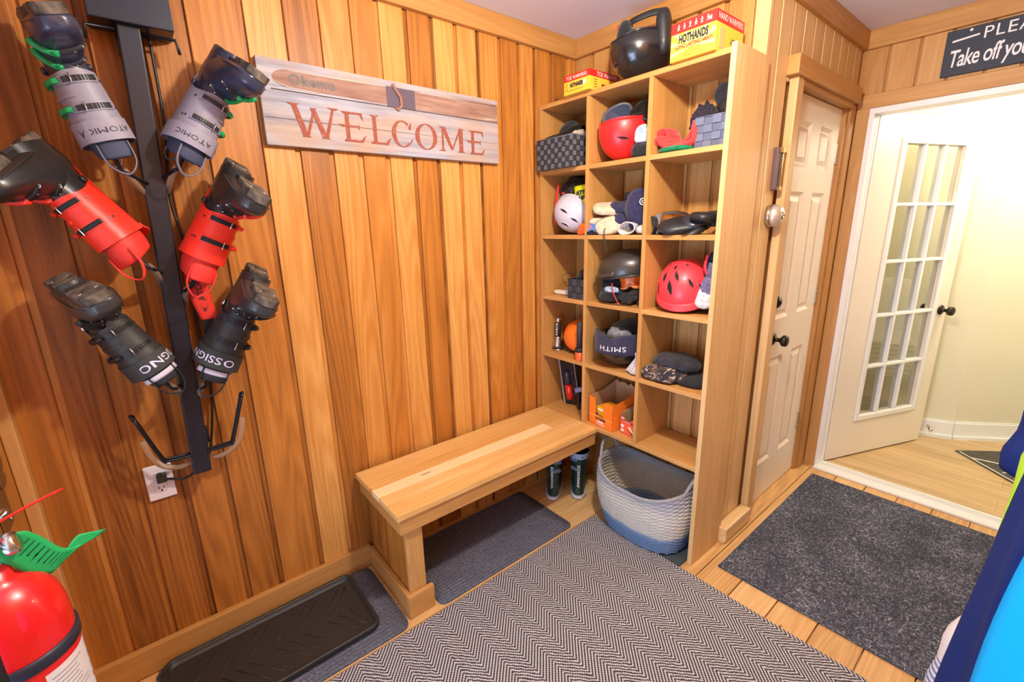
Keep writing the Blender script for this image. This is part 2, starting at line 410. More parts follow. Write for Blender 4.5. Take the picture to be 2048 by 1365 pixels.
# ------------------------------------------------------------------ the hall beyond
t = NT('oak_vinyl'); ob = t.obj()
br = t.n('ShaderNodeTexBrick', inp={'Vector': t.map(ob, (1, 1, 1), (0, 0, PI/2)), 'Scale': 1.0, 'Color1': (1, 1, 1, 1), 'Color2': (.75, .75, .75, 1), 'Mortar': (.2, .2, .2, 1), 'Mortar Size': .0012, 'Brick Width': 1.2, 'Row Height': .16})
gr = t.noise(t.map(ob, (22, 1.2, 1)), 1.0, 4, .6); gr2 = t.noise(t.map(ob, (70, 3, 1)), 1.0, 3, .6)
c = t.ramp(t.math('MULTIPLY_ADD', gr2, .35, t.math('MULTIPLY', gr, .65)), [(.25, S(150, 118, 76)), (.5, S(205, 172, 122)), (.75, S(226, 196, 150))])
c = t.mix(.5, c, br.outputs['Color'], 'MULTIPLY'); t.set(color=c, rough=.35); M_VINYL = t.mat
m = MB(); m.box(XF-.0, 3.4, -3.7, -.7, -.02, .0005)
struct('floor_hall', m, M_VINYL)
m = MB(); m.box(XF+.08, 3.4, -3.7, -.7, 2.42, 2.46); struct('ceiling_hall', m, M_CEIL)
PTS = [(1.19, -.86), (1.93, -.86), (2.2, -1.51), (3.2, -2.62), (3.2, -3.5), (1.19, -3.5)]
def hallstrip(z0, z1, off, th, mat, name):
    mb = MB()
    for i in range(len(PTS)-1):
        a, b = Vector(PTS[i]), Vector(PTS[i+1]); dd = (b-a).normalized(); n = Vector((dd.y, -dd.x))   # towards the hall
        a0, b0 = a-n*(-off), b-n*(-off); a1, b1 = a0-n*th, b0-n*th
        mb.prism([(a0.x, a0.y, z0), (b0.x, b0.y, z0), (b1.x, b1.y, z0), (a1.x, a1.y, z0)], (0, 0, z1-z0))
    return struct(name, mb, mat)
hallstrip(0, 2.42, 0, .08, M_HALL, 'wall_hall')
hallstrip(0.0, .115, .014, .012, M_TRIMW, 'baseboard_hall'); hallstrip(.115, .125, .009, .008, M_TRIMW, 'trim_13'); hallstrip(0, .022, .026, .012, M_TRIMW, 'trim_14')
m = MB(); m.box(XF+.07, XF+.085, -3.5, -1.9, 0, 2.42); m.box(XF+.07, XF+.085, -1.024, -.8, 0, 2.42); m.box(XF+.07, XF+.085, -1.9, -1.024, 2.035, 2.42); struct('wall_hall_near', m, M_HALL)
# glazed hall door
t = NT('window_glass'); t.set(color=(1, 1, 1, 1), rough=.0, trans=1.0, ior=1.45); M_GLASS = t.mat
fd = bpy.data.objects.new('door_2', None); COL.objects.link(fd); fd['kind'] = 'structure'
fd.location = (1.206, -1.054, .012); fd.rotation_euler = (0, 0, math.atan2(-.372, .928))
DW, DH, T = .855, 2.02, .035      # local x along the door, +y is the side away from the room
U0, U1, Z0, Z1 = .222, .715, .270, 1.872
m = MB()
for (a, b, z0, z1) in ((0, U0, 0, DH), (U1, DW, 0, DH), (U0, U1, 0, Z0), (U0, U1, Z1, DH)): m.box(a, b, 0, T, z0, z1)
link('door_slab', m, M_WHITE, fd)
m = MB()
for (a, b, z0, z1) in ((U0-.032, U0, Z0-.034, Z1+.034), (U1, U1+.032, Z0-.034, Z1+.034), (U0, U1, Z0-.034, Z0), (U0, U1, Z1, Z1+.034)):
    m.box(a, b, -.010, .002, z0, z1); m.box(a, b, T-.002, T+.010, z0, z1)
link('glazing_frame', m, M_TRIMW, fd, bevel=.005)
m = MB()
for k in (1, 2): x = U0+(U1-U0)*k/3; m.box(x-.009, x+.009, -.004, T+.004, Z0, Z1)
for k in (1, 2, 3, 4): z = Z0+(Z1-Z0)*k/5; m.box(U0, U1, -.005, T+.005, z-.009, z+.009)
link('muntin_grid', m, M_TRIMW, fd, bevel=.003)
for i in range(3):
    for j in range(5):
        m = MB(); m.box(U0+(U1-U0)*i/3, U0+(U1-U0)*(i+1)/3, T/2-.002, T/2+.002, Z0+(Z1-Z0)*j/5, Z0+(Z1-Z0)*(j+1)/5); link('glass_pane', m, M_GLASS, fd)
knob(fd, frame((.80, 0, .905), (1, 0, 0), (0, 0, 1))); knob(fd, frame((.80, T, .905), (-1, 0, 0), (0, 0, 1)))
for z in (1.80, 1.02, .30):
    m = MB(); m.box(-.002, .001, .004, T-.003, z-.05, z+.05); m.lathe([(0, -.05), (.006, -.05), (.006, .05), (0, .05)], 10, Matrix.Translation((-.006, T-.002, z)))
    link('hinge', m, M_TRIMW, fd)
# ------------------------------------------------------------------ mats and rugs
def ribbed_material(name, a, b):
    t = NT(name); ob = t.obj()
    n1 = t.noise(t.map(ob, (160, 420, 420)), 1.0, 2, .7); n2 = t.noise(ob, 7, 3)
    c = t.mix(t.math('MULTIPLY_ADD', t.math('SUBTRACT', n1, .5), 2.4, .45), a, b)
    c = t.mix(t.math('MULTIPLY', n2, .3), c, (a[0]*.7, a[1]*.7, a[2]*.7, 1))
    return t.set(color=c, rough=.95, spec=.1, normal=t.bump(n1, .5, .002)).mat
M_RIB = ribbed_material('ribbed_carpet', S(44, 48, 62), S(142, 142, 156))
def ribbed_mat(name, x0, x1, y0, y1, z, rad, label, period=.0165):
    mb = MB(); n = int((y1-y0)/period)*8; rows = []
    def xr(y):
        d = min(y-y0, y1-y)
        return 0 if d >= rad else rad-math.sqrt(max(0, rad*rad-(rad-d)**2))
    for i in range(n+1):
        y = y0+(y1-y0)*i/n; h = z+.0030+.0070*abs(math.sin(PI*(y-y0)/period))**.6; e = xr(y)
        b = len(mb.v); rows.append(b)
        m = 12
        mb.v += [(x0+e, y, z)] + [(x0+e+(x1-x0-2*e)*k/m, y, h) for k in range(m+1)] + [(x1-e, y, z)]
    w = 15
    for i in range(n):
        for k in range(w-1): mb.face([rows[i]+k, rows[i]+k+1, rows[i+1]+k+1, rows[i+1]+k], None, .5, 0, True)
    for r in (rows[0], rows[-1]): mb.face([r+k for k in range(w)])
    o = link(name, mb, M_RIB); return tag(o, label, 'mat')
ribbed_mat('ribbed_mat', -2.135, -1.364, -.44, -.024, .0005, .035, 'dark grey ribbed carpet mat lying under the black boot tray')
ribbed_mat('ribbed_mat', -1.225, -.452, -.437, -.03, .0005, .03, 'dark grey ribbed carpet mat under the wooden bench')
# herringbone rug
t = NT('herringbone_loop'); ob = t.obj(); sx = t.n('ShaderNodeSeparateXYZ', inp={0: ob})
jit = t.math('MULTIPLY', t.math('SUBTRACT', t.noise(ob, 60, 2), .5), .007)
W = .066; P = .0150
u = t.math('DIVIDE', t.math('ADD', sx.outputs[0], jit), W)
tri = t.math('PINGPONG', u, 1.0)
ph = t.math('DIVIDE', t.math('ADD', t.math('ADD', sx.outputs[1], jit), t.math('MULTIPLY', tri, W*1.05)), P)
st = t.math('PINGPONG', ph, .5)                       # 0 .. .5
odd = t.math('GREATER_THAN', t.math('FRACT', t.math('MULTIPLY', u, .5)), .5)
al = t.math('ADD', t.math('MULTIPLY', sx.outputs[0], 1.0), t.math('MULTIPLY', sx.outputs[1], t.math('MULTIPLY_ADD', odd, 2.0, -1.0)))
loop = t.math('PINGPONG', t.math('MULTIPLY', al, 88.0), .5)
lite = t.math('SMOOTH_MIN', st, t.math('MULTIPLY_ADD', loop, .35, .22), .1)
fz = t.noise(t.map(ob, (900, 900, 900)), 1.0, 1)
val = t.math('ADD', t.math('MULTIPLY', lite, 2.2), t.math('MULTIPLY', t.math('SUBTRACT', fz, .5), .5))
c = t.ramp(val, [(.20, S(70, 64, 68)), (.38, S(110, 106, 112)), (.56, S(212, 208, 210))])
t.set(color=c, rough=.95, spec=.08, normal=t.bump(val, .7, .004)); M_HERR = t.mat
mb = MB(); mb.box(-2.30, -.312, -1.63, -.458, .0005, .0105)
o = link('herringbone_rug', mb, M_HERR, bevel=.004); tag(o, 'large ivory and charcoal herringbone rug in front of the bench', 'rug')
# felt entrance mat
t = NT('flecked_felt'); ob = t.obj()
wv = t.n('ShaderNodeTexNoise', inp={'Vector': ob, 'Scale': 30, 'Detail': 1}).outputs['Color']
v1 = t.n('ShaderNodeVectorMath', operation='MULTIPLY_ADD', inp={0: wv, 1: (.02, .02, .02), 2: ob}).outputs[0]
f1 = t.noise(t.map(v1, (45, 170, 200), (0, 0, .5)), 1.0, 3, .75); f2 = t.noise(t.map(v1, (160, 50, 200), (0, 0, .3)), 1.0, 3, .75); lo = t.noise(ob, 6, 3)
fl = t.math('ADD', t.math('MAXIMUM', f1, f2), t.math('MULTIPLY', t.math('SUBTRACT', lo, .5), .16))
c = t.ramp(fl, [(.46, S(54, 56, 66)), (.58, S(86, 89, 100)), (.72, S(178, 182, 196))])
t.set(color=c, rough=.95, spec=.08, normal=t.bump(fl, .5, .003)); M_FELT = t.mat
mb = MB(); mb.box(-.176, .985, -1.83, -1.054, .0005, .0085)
o = link('entrance_mat', mb, M_FELT, bevel=.003); tag(o, 'charcoal flecked felt mat at the white threshold', 'mat')
# patterned rug in the hall
t = NT('hall_rug_weave'); ob = t.obj()
ln = t.noise(t.map(ob, (300, 18, 1)), 1.0, 2, .6); c = t.ramp(ln, [(.3, S(48, 46, 44)), (.7, S(112, 106, 98))]); t.set(color=c, rough=.95, spec=.1); M_HR = t.mat
M_HRL = plain('rug_white_yarn', S(226, 220, 206), .9)
o = thing('patterned_rug', 'dark grey rug with white line pattern on the hall floor', 'rug', (1.98, -1.56, .0008), (0, 0, math.radians(-135)))
mb = MB(); mb.box(0, 1.02, 0, .6, 0, .006); link('rug_pile', mb, M_HR, o, bevel=.002)
mb = MB()
def rline(a, b, wd=.012):
    a, b = Vector((a[0], a[1]*.667)), Vector((b[0], b[1]*.667)); d = (b-a).normalized(); n = Vector((-d.y, d.x))*wd/2
    mb.prism([(a.x+n.x, a.y+n.y, .0055), (b.x+n.x, b.y+n.y, .0055), (b.x-n.x, b.y-n.y, .0055), (a.x-n.x, a.y-n.y, .0055)], (0, 0, .002))
for k in range(2):
    x = .10+k*.42
    rline((x, .02), (x+.18, .42)); rline((x+.36, .02), (x+.18, .42)); rline((x, .86), (x+.18, .46)); rline((x+.36, .86), (x+.18, .46))
    rline((x+.18, .06), (x+.18, .34), .008)
    for j in range(5): z = .09+j*.045; rline((x+.18, z), (x+.14, z+.03), .006); rline((x+.18, z), (x+.22, z+.03), .006)
for y in (.02, .88): rline((.02, y), (1.0, y), .008)
link('rug_lines', mb, M_HRL, o)
# boot tray
M_TRAY = plain('black_tray_plastic', S(40, 38, 36), .5, bump=.15, bscale=260)
o = thing('boot_tray', 'black plastic boot tray with raised rim and chevron ridges', 'tray', (-1.785, -.205, .0108))
HX, HY = .333, .172
def rrect(hx, hy, r, z, n=8):
    P_ = []
    for cx, cy, a0 in ((hx-r, hy-r, 0), (-hx+r, hy-r, PI/2), (-hx+r, -hy+r, PI), (hx-r, -hy+r, 1.5*PI)):
        for k in range(n+1): a = a0+PI/2*k/n; P_.append((cx+r*math.cos(a), cy+r*math.sin(a), z))
    return P_
rings = [rrect(HX-.004, HY-.004, .036, 0), rrect(HX, HY, .04, .004), rrect(HX, HY, .04, .020), rrect(HX-.003, HY-.003, .038, .024), rrect(HX-.010, HY-.010, .032, .024), rrect(HX-.013, HY-.013, .03, .020), rrect(HX-.018, HY-.018, .027, .006), rrect(HX-.024, HY-.024, .022, .0045)]
mb = MB(); n = len(rings[0])
for r in rings: mb.v += r
for i in range(len(rings)-1):
    for k in range(n): k2 = (k+1) % n; mb.face([i*n+k, i*n+k2, (i+1)*n+k2, (i+1)*n+k], None, .5, 0, True)
mb.face([(len(rings)-1)*n+k for k in range(n)]); mb.face(list(range(n))[::-1])
link('tray_pan', mb, M_TRAY, o)
mb = MB()
for k in range(-7, 8):
    for sgn in (1, -1):
        x = k*.044; a = Vector((x, sgn*.012, .0045)); b = Vector((x+.085, sgn*.125, .0045))
        b.x = max(-HX+.04, min(HX-.04, b.x)); a.x = max(-HX+.04, min(HX-.04, a.x))
        if (b-a).length > .07 and (k % 4 != 3): mb.tube([a, b], .0022, 6)
link('ridge', mb, M_TRAY, o)
# ------------------------------------------------------------------ bench
o = thing('bench', 'honey wooden bench with plank seat built against the board wall', 'bench', (-.81, -.21, 0))
L = lambda mb: mb
mb = MB(); off = Vector((.81, .21, 0)); MT = Matrix.Translation(off)
XB0, XB1 = -1.372, -.266
for (y0, y1, tn) in ((-.125, -.022, .5), (-.196, -.1262, .42), (-.334, -.2632, .62), (-.424, -.3352, .55)): mb.box(XB0, XB1, y0, y1, .456, .481, 'x', tn, 0, MT)
mb.box(XB0, -.43, -.262, -.1972, .456, .4815, 'x', 1.15, 0, MT); mb.box(-.4288, XB1, -.262, -.1972, .456, .481, 'x', .5, 0, MT)
link('seat', mb, W_BENCH, o, bevel=.0022)
mb = MB(); mb.box(XB0+.012, XB1, -.414, -.392, .388, .456, 'x', .5, 0, MT); link('front_rail', mb, W_TRIM, o, bevel=.002)
mb = MB(); mb.box(XB0+.012, XB0+.034, -.392, -.02, .388, .456, 'y', .3, 0, MT); link('end_rail', mb, W_TRIM, o, bevel=.002)
mb = MB(); mb.box(-1.332, -1.262, -.39, -.372, .0005, .388, 'z', .6, 0, MT); mb.box(-1.285, -1.262, -.372, -.33, .0005, .388, 'z', .45, 0, MT); link('post', mb, W_TRIM, o, bevel=.002)
mb = MB()
for k in range(4): mb.box(-1.331, -1.315, -.385+k*.093+.004, -.385+(k+1)*.093-.004, .0005, .388, 'z', [.35, .3, .2, .25][k], 0, MT)
mb.box(-1.322, -1.30, -.385, -.02, .0005, .388, 'z', .1, 0, MT)
link('end_panel', mb, W_WALL, o, bevel=.0015)
mb = MB(); mb.box(-1.352, -1.3325, -.3905, -.022, .0005, .102, 'y', .3, 0, MT); mb.box(-1.352, -1.24, -.412, -.391, .0005, .102, 'x', .5, 0, MT); link('base_trim', mb, W_TRIM, o, bevel=.0025)
# ------------------------------------------------------------------ cubby shelf
SD = .264; ZS = [2.067, 1.7605, 1.445, 1.1262, .8072, .4805]
o = thing('cubby_shelf', 'tall honey wood cubby shelf with fifteen open compartments', 'shelf', (-SD/2, -.487, 0)); MT = Matrix.Translation((SD/2, .487, 0))
YV = [-.001, -.323, -.6465, -.9555]
mb = MB(); mb.box(-SD, -.005, -.9752, -.9555, .0005, ZS[0]+.012, 'z', .6, 0, MT); link('side_panel', mb, W_PALE, o, bevel=.0015)
mb = MB(); mb.box(-SD, -.002, -.0225, -.003, .46, ZS[0]-.02, 'z', .4, 0, MT); link('side_panel', mb, W_TRIM, o, bevel=.0015)
for y in YV[1:3]:
    mb = MB(); mb.box(-SD, -.002, y-.0095, y+.0095, ZS[5]-.02, ZS[0]-.02, 'z', .5, 0, MT); link('divider', mb, W_TRIM, o, bevel=.0015)
mb = MB(); mb.box(-SD, -.005, -.9555, -.003, ZS[0]-.02, ZS[0], 'y', .5, 0, MT); link('top_board', mb, W_TRIM, o, bevel=.0015)
for z in ZS[1:]:
    for k in range(3):
        a = YV[k]-(.0215 if k == 0 else .0095); b = YV[k+1]+(.0 if k == 2 else .0095)
        mb = MB(); mb.box(-SD, -.005, b, a, z-.02, z, 'y', rnd(.4, .65), 0, MT); link('shelf_board', mb, W_TRIM, o, bevel=.0015)
mb = MB(); mb.box(-.018, -.002, -.9555, -.003, .40, .46, 'y', .5, 0, MT); link('rear_cleat', mb, W_TRIM, o, bevel=.0015)
# ------------------------------------------------------------------ welcome sign
t = NT('weathered_board'); ob = t.obj()
n1 = t.noise(t.map(ob, (3, 40, 40)), 1.0, 5, .65); n2 = t.noise(t.map(ob, (2.2, 5, 7)), 1.0, 3, .6); n3 = t.noise(t.map(ob, (60, 500, 300)), 1.0, 2)
c = t.ramp(n1, [(.28, S(124, 126, 142)), (.5, S(164, 164, 176)), (.72, S(190, 184, 184))])
c = t.mix(t.math('MULTIPLY_ADD', t.math('GREATER_THAN', n2, .5), 0.0, t.n('ShaderNodeMapRange', inp={0: n2, 1: .42, 2: .66, 3: 0, 4: .8}).outputs[0]), c, S(180, 148, 116))
t.set(color=c, rough=.75, spec=.2, normal=t.bump(n3, .2, .001)); M_SIGN = t.mat
t = NT('rust_red_worn_paint'); ob = t.obj(); n1 = t.noise(t.map(ob, (90, 120, 200)), 1.0, 4, .7)
t.set(color=t.ramp(n1, [(.40, S(140, 66, 46)), (.60, S(152, 84, 62)), (.70, S(186, 158, 142))]), rough=.75); M_RUST = t.mat
M_CREAM = plain('worn_cream_paint', S(222, 208, 194), .8)
t = NT('old_ski_wood'); ob = t.obj(); n1 = t.noise(t.map(ob, (5, 60, 60)), 1.0, 5, .65); n2 = t.noise(t.map(ob, (3.5, 9, 9)), 1.0, 3, .6)
c = t.ramp(t.math('MULTIPLY_ADD', n2, .5, t.math('MULTIPLY', n1, .5)), [(.35, S(118, 82, 70)), (.5, S(150, 114, 98)), (.65, S(176, 148, 130))]); t.set(color=c, rough=.7); M_SKI = t.mat
M_PLUM = plain('plum_leather', S(92, 78, 92), .7); M_DKLINE = plain('dark_seam', S(78, 66, 62), .8); M_GREYLET = plain('grey_lettering', S(112, 108, 106), .8)
M_TANL = plain('tan_strap_leather', S(150, 104, 84), .7)
o = thing('welcome_sign', 'weathered grey board sign with old ski and WELCOME lettering', 'sign', (-1.035, -.001, 1.9145))
mb = MB(); mb.box(-.495, .495, -.021, 0, -.135, .135); link('board', mb, M_SIGN, o, bevel=.003)
mb = MB(); mb.box(-.49, .49, -.0214, -.0205, .052, .0532); mb.box(-.49, .49, -.0214, -.0205, -.0485, -.0473); mb.box(-.49, .1, -.0214, -.0205, -.0478, -.0470); link('board_seam', mb, M_DKLINE, o)
def ski_pts(x0, x1, zc, h0, h1, tip):
    P_ = []
    for k in range(13): a = PI/2+PI*k/12; P_.append((x0+tip+tip*math.cos(a), 0, zc+h0*math.sin(a)))
    return P_+[(x1, 0, zc-h1), (x1, 0, zc+h1)]
yt = -.0215
mb = MB(); mb.prism([(p[0], yt+.0008, p[2]) for p in ski_pts(-.452, .492, .079, .028, .038, .06)], (0, -.001, 0), mat=0); link('painted_ski', mb, [M_SKI], o)
mb = MB(); z0, z1 = .108, .113
mb.tube([(-.40, yt-.0006, .104), (-.05, yt-.0006, .109)], .0018, 6); mb.tube([(.1, yt-.0006, .110), (.482, yt-.0006, .110), (.485, yt-.0006, .052), (.42, yt-.0006, .05)], .0016, 6)
mb.tube([(-.448, yt-.0006, .066), (-.40, yt-.0006, .052), (-.30, yt-.0006, .048)], .0014, 6)
link('ski_highlight', mb, M_CREAM, o)
mb = MB(); mb.box(-.46, .492, yt-.0009, yt, .0395, .0425); link('ski_edge', mb, M_DKLINE, o)
mb = MB(); mb.box(-.048, .072, yt-.002, yt, .042, .112); link('binding_plate', mb, M_PLUM, o)
mb = MB(); mb.tube([(-.022, yt-.003, .122), (-.012, yt-.006, .104), (.008, yt-.007, .078), (.010, yt-.006, .048), (-.004, yt-.004, .034), (-.016, yt-.003, .042)], .0062, 8, flat=.45)
link('binding_strap', mb, M_TANL, o)
FR = lambda x, z, y=yt: frame((x, y-.0006, z), (1, 0, 0), (0, 0, 1))
mb = MB(); add_text(mb, 'Okemo', .046, FR(-.322, .078), align='CENTER', space=1.15, depth=.0004, bold=.0014); link('lettering', mb, M_GREYLET, o)
# WELCOME in wedge-serif capitals : strokes (x0,z0,w0 -> x1,z1,w1) plus serifs, unit height 1
def glyph(mb, ch, x, z, h, w, M):
    def P2(px, pz): return M @ Vector((x+px*w, z+pz*h, 0))
    ctr = [0]
    def quad(pts): ctr[0] += 1; mb.prism([P2(a, b) for a, b in pts], M.to_3x3() @ Vector((0, 0, .0006+.00004*(ctr[0] % 12))))
    def stem(x0, z0, x1, z1, t0, t1): quad([(x0-t0/2, z0), (x0+t0/2, z0), (x1+t1/2, z1), (x1-t1/2, z1)])
    def serif(cx, cz, wd, up): quad([(cx-wd/2, cz), (cx+wd/2, cz), (cx+wd*.16, cz+up), (cx-wd*.16, cz+up)])
    def arc(cx, cz, rx, rz, a0, a1, t0, t1, n=16):
        for k in range(n):
            q = []
            for kk in (k, k+1):
                a = math.radians(a0+(a1-a0)*kk/n); th = t0+(t1-t0)*abs(math.cos(a))
                q.append(((cx+rx*math.cos(a), cz+rz*math.sin(a)), (cx+(rx-th)*math.cos(a), cz+(rz-th*.55)*math.sin(a))))
            quad([q[0][0], q[0][1], q[1][1], q[1][0]])
    if ch == 'W':
        stem(.10, 1, .30, 0, .11, .13); stem(.52, .92, .32, 0, .05, .07); stem(.48, .92, .70, 0, .10, .12); stem(.92, 1, .72, 0, .05, .08)
        for cx, cz, wd, u in ((.10, 1, .26, -.07), (.92, 1, .26, -.07), (.31, 0, .2, .05), (.71, 0, .2, .05), (.5, .92, .16, -.05)): serif(cx, cz, wd, u)
    if ch == 'E':
        stem(.25, 1, .25, 0, .18, .18); quad([(.0, 1), (.92, 1), (.84, .93), (.1, .93)]); quad([(.92, 1.02), (.98, .74), (.90, .8), (.82, .95)])
        quad([(-.15, .56), (.78, .56), (.74, .50), (.0, .48)]); quad([(.78, .62), (.78, .42), (.7, .5), (.72, .55)]); quad([(.05, 0), (.92, 0), (.9, .07), (.1, .07)]); quad([(.90, 0), (1.08, .26), (.9, .16), (.82, .05)])
    if ch == 'L':
        stem(.3, 1, .3, 0, .18, .18); serif(.3, 1, .5, -.07); quad([(.05, 0), (.95, 0), (.9, .07), (.1, .07)]); quad([(.92, 0), (1.12, .28), (.92, .18), (.8, .05)])
    if ch == 'C':
        arc(.52, .48, .5, .54, 50, 315, .07, .2, 22); quad([(.82, .80), (.96, .98), (.92, .66), (.80, .72)]); quad([(.86, .18), (1.0, .36), (.97, .2), (.84, .08)])
    if ch == 'O': arc(.5, .48, .5, .54, 0, 360, .06, .19, 28)
    if ch == 'M':
        stem(.14, 1, .14, 0, .07, .07); stem(.16, 1, .5, .08, .17, .1); stem(.84, 1, .5, .08, .07, .05); stem(.86, 1, .86, 0, .16, .16)
        for cx, cz, wd, u in ((.12, 0, .3, .06), (.86, 0, .34, .06), (.12, 1, .24, -.05), (.88, 1, .24, -.05)): serif(cx, cz, wd, u)
LET = [('W', -1.448, .165, 1.815, .105), ('E', -1.27, .085, 1.814, .102), ('L', -1.168, .082, 1.814, .102), ('C', -1.076, .093, 1.817, .092), ('O', -.972, .103, 1.817, .092), ('M', -.860, .128, 1.813, .096), ('E', -.708, .082, 1.811, .098)]
for ch, x, wd, z, h in LET:
    mb = MB(); glyph(mb, ch, x+1.035, z-1.9145, h, wd, frame((0, yt-.0004, 0), (1, 0, 0), (0, 0, 1))); link('letter', mb, M_RUST, o)
# ------------------------------------------------------------------ slate sign over the hall opening
M_SLATE = plain('chalkboard', S(44, 50, 64), .6, bump=.1); M_CHALK = plain('white_chalk_paint', S(240, 240, 240), .7)
o = thing('slate_sign', 'black chalkboard sign with white brush lettering over the hall opening', 'sign', (XF-.002, -1.60, 2.214))
mb = MB(); mb.box(-.012, 0, -.30, .325, -.094, .094); link('board', mb, M_SLATE, o, bevel=.002)
FS = lambda y, z: frame((-.0125, y, z), (0, -1, 0), (0, 0, 1))
mb = MB(); add_text(mb, 'PLEASE', .066, FS(.205, .056), space=1.1, depth=.0005); mb.prism([(-.0125, .302, .044), (-.0125, .215, .054), (-.0125, .215, .061), (-.0125, .302, .052)], (-.0006, 0, 0)); mb.lathe([(0, 0), (.006, 0), (.006, .0008), (0, .0008)], 12, FS(.245, .082))
link('lettering', mb, M_CHALK, o)
mb = MB(); add_text(mb, 'Take off your', .098, FS(.305, -.028), space=.92, depth=.0005, shear=.12, xs=.56, bold=.0012); link('lettering', mb, M_CHALK, o)
# ------------------------------------------------------------------ chime and round dial on the strip by the shelf
o = thing('door_chime', 'narrow brown door chime with brass rod on the pale wall strip', 'chime', (.19, YD-.0008, 1.70))
mb = MB(); mb.box(-.024, .024, -.020, .0, -.084, .084); link('chime_box', mb, plain('purple_brown_plastic', S(96, 74, 78), .4), o, bevel=.004)
mb = MB(); mb.tube([(.012, -.026, -.075), (.012, -.026, .065)], .0045, 10); mb.box(-.002, .022, -.030, -.018, -.085, -.070); mb.box(-.002, .022, -.030, -.018, .062, .084); link('brass_rod', mb, M_BRASS, o, bevel=.001)
o = thing('round_dial', 'round satin silver dial mounted on the wall below the chime', 'dial', (.19, YD-.0008, 1.512))
mb = MB(); Mf = frame((0, 0, 0), (1, 0, 0), (0, 0, 1)); mb.lathe([(0, 0), (.047, 0), (.047, .014), (.045, .018), (.042, .019), (0, .019)], 36, Mf); link('backplate', mb, M_CHROME, o)
mb = MB(); mb.lathe([(0, .020), (.045, .020), (.047, .026), (.045, .036), (.034, .050), (.024, .055), (0, .055)], 36, Mf); link('cover', mb, plain('satin_silver', S(216, 206, 188), .35, .6), o)
mb = MB(); mb.lathe([(0, .055), (.016, .055), (.016, .058), (.012, .060), (.004, .060), (.004, .057), (0, .057)], 24, Mf); link('button', mb, M_CHROME, o)
# ------------------------------------------------------------------ wall outlet
M_PLATE = plain('outlet_white', S(236, 232, 236), .35)
o = thing('wall_outlet', 'white wall outlet plate with black plug below the boot rack', 'outlet', (-2.005, -.003, .694))
mb = MB(); mb.box(-.037, .037, -.006, 0, -.062, .062); link('cover_plate', mb, M_PLATE, o, bevel=.003)
mb = MB(); mb.box(-.0165, .0165, -.0095, -.004, -.034, .034); 
link('receptacle', mb, M_PLATE, o, bevel=.002)
mb = MB(); 
for zc in (-.019,): mb.box(-.0075, -.0055, -.0102, -.009, zc-.004, zc+.006); mb.box(.0055, .0075, -.0102, -.009, zc-.004, zc+.004); mb.lathe([(0, 0), (.0028, 0), (.0028, .0012), (0, .0012)], 10, frame((0, -.0092, zc-.010), (1, 0, 0), (0, 0, 1)))
link('slot', mb, M_BLACKMET, o)
# ------------------------------------------------------------------ boot drying rack
o = thing('boot_rack', 'tall black steel boot drying rack mounted on the board wall', 'rack', (-1.868, -.005, .73)); MT = Matrix.Translation((1.868, .005, -.73))
def V3(*p): return MT @ Vector(p)
M_RACK = plain('dark_rack_steel', S(24, 28, 42), .38, .25, coat=.2)
mb = MB()
b0, b1 = -1.889, -1.845
for (zb, xb) in ((.716, b0), (2.07, b1)):
    for dx in (-.0255, .0255):
        for y in (-.086, -.036): mb.v.append(tuple(V3(xb+dx, y, zb+(.0 if zb < 1 else 0))))
for q in ((0, 1, 5, 4), (2, 6, 7, 3), (0, 4, 6, 2), (1, 3, 7, 5), (0, 2, 3, 1), (4, 5, 7, 6)): mb.face(q)
link('post', mb, M_RACK, o, bevel=.004)
mb = MB(); mb.box(-1.927, -1.745, -.105, -.005, 2.040, 2.33, None, .5, 0, MT); link('blower_box', mb, M_RACK, o, bevel=.003)
for z in (.80, 1.98):
    mb = MB(); mb.box(-1.875, -1.850, -.04, -.006, z, z+.05, None, .5, 0, MT); link('wall_bracket', mb, M_RACK, o)
t = NT('clear_hose'); t.set(color=S(226, 206, 176), rough=.25, trans=.75, ior=1.15); M_HOSE = t.mat
def bez(P_, n=10):
    out = []; P_ = [Vector(p) for p in P_]
    for i in range(len(P_)-1):
        p0, p1, p2, p3 = P_[max(i-1, 0)], P_[i], P_[i+1], P_[min(i+2, len(P_)-1)]
        for k in range(n):
            t_ = k/n; out.append(.5*((2*p1)+(p2-p0)*t_+(2*p0-5*p1+4*p2-p3)*t_*t_+(3*p1-p0-3*p2+p3)*t_**3))
    return out+[P_[-1]]
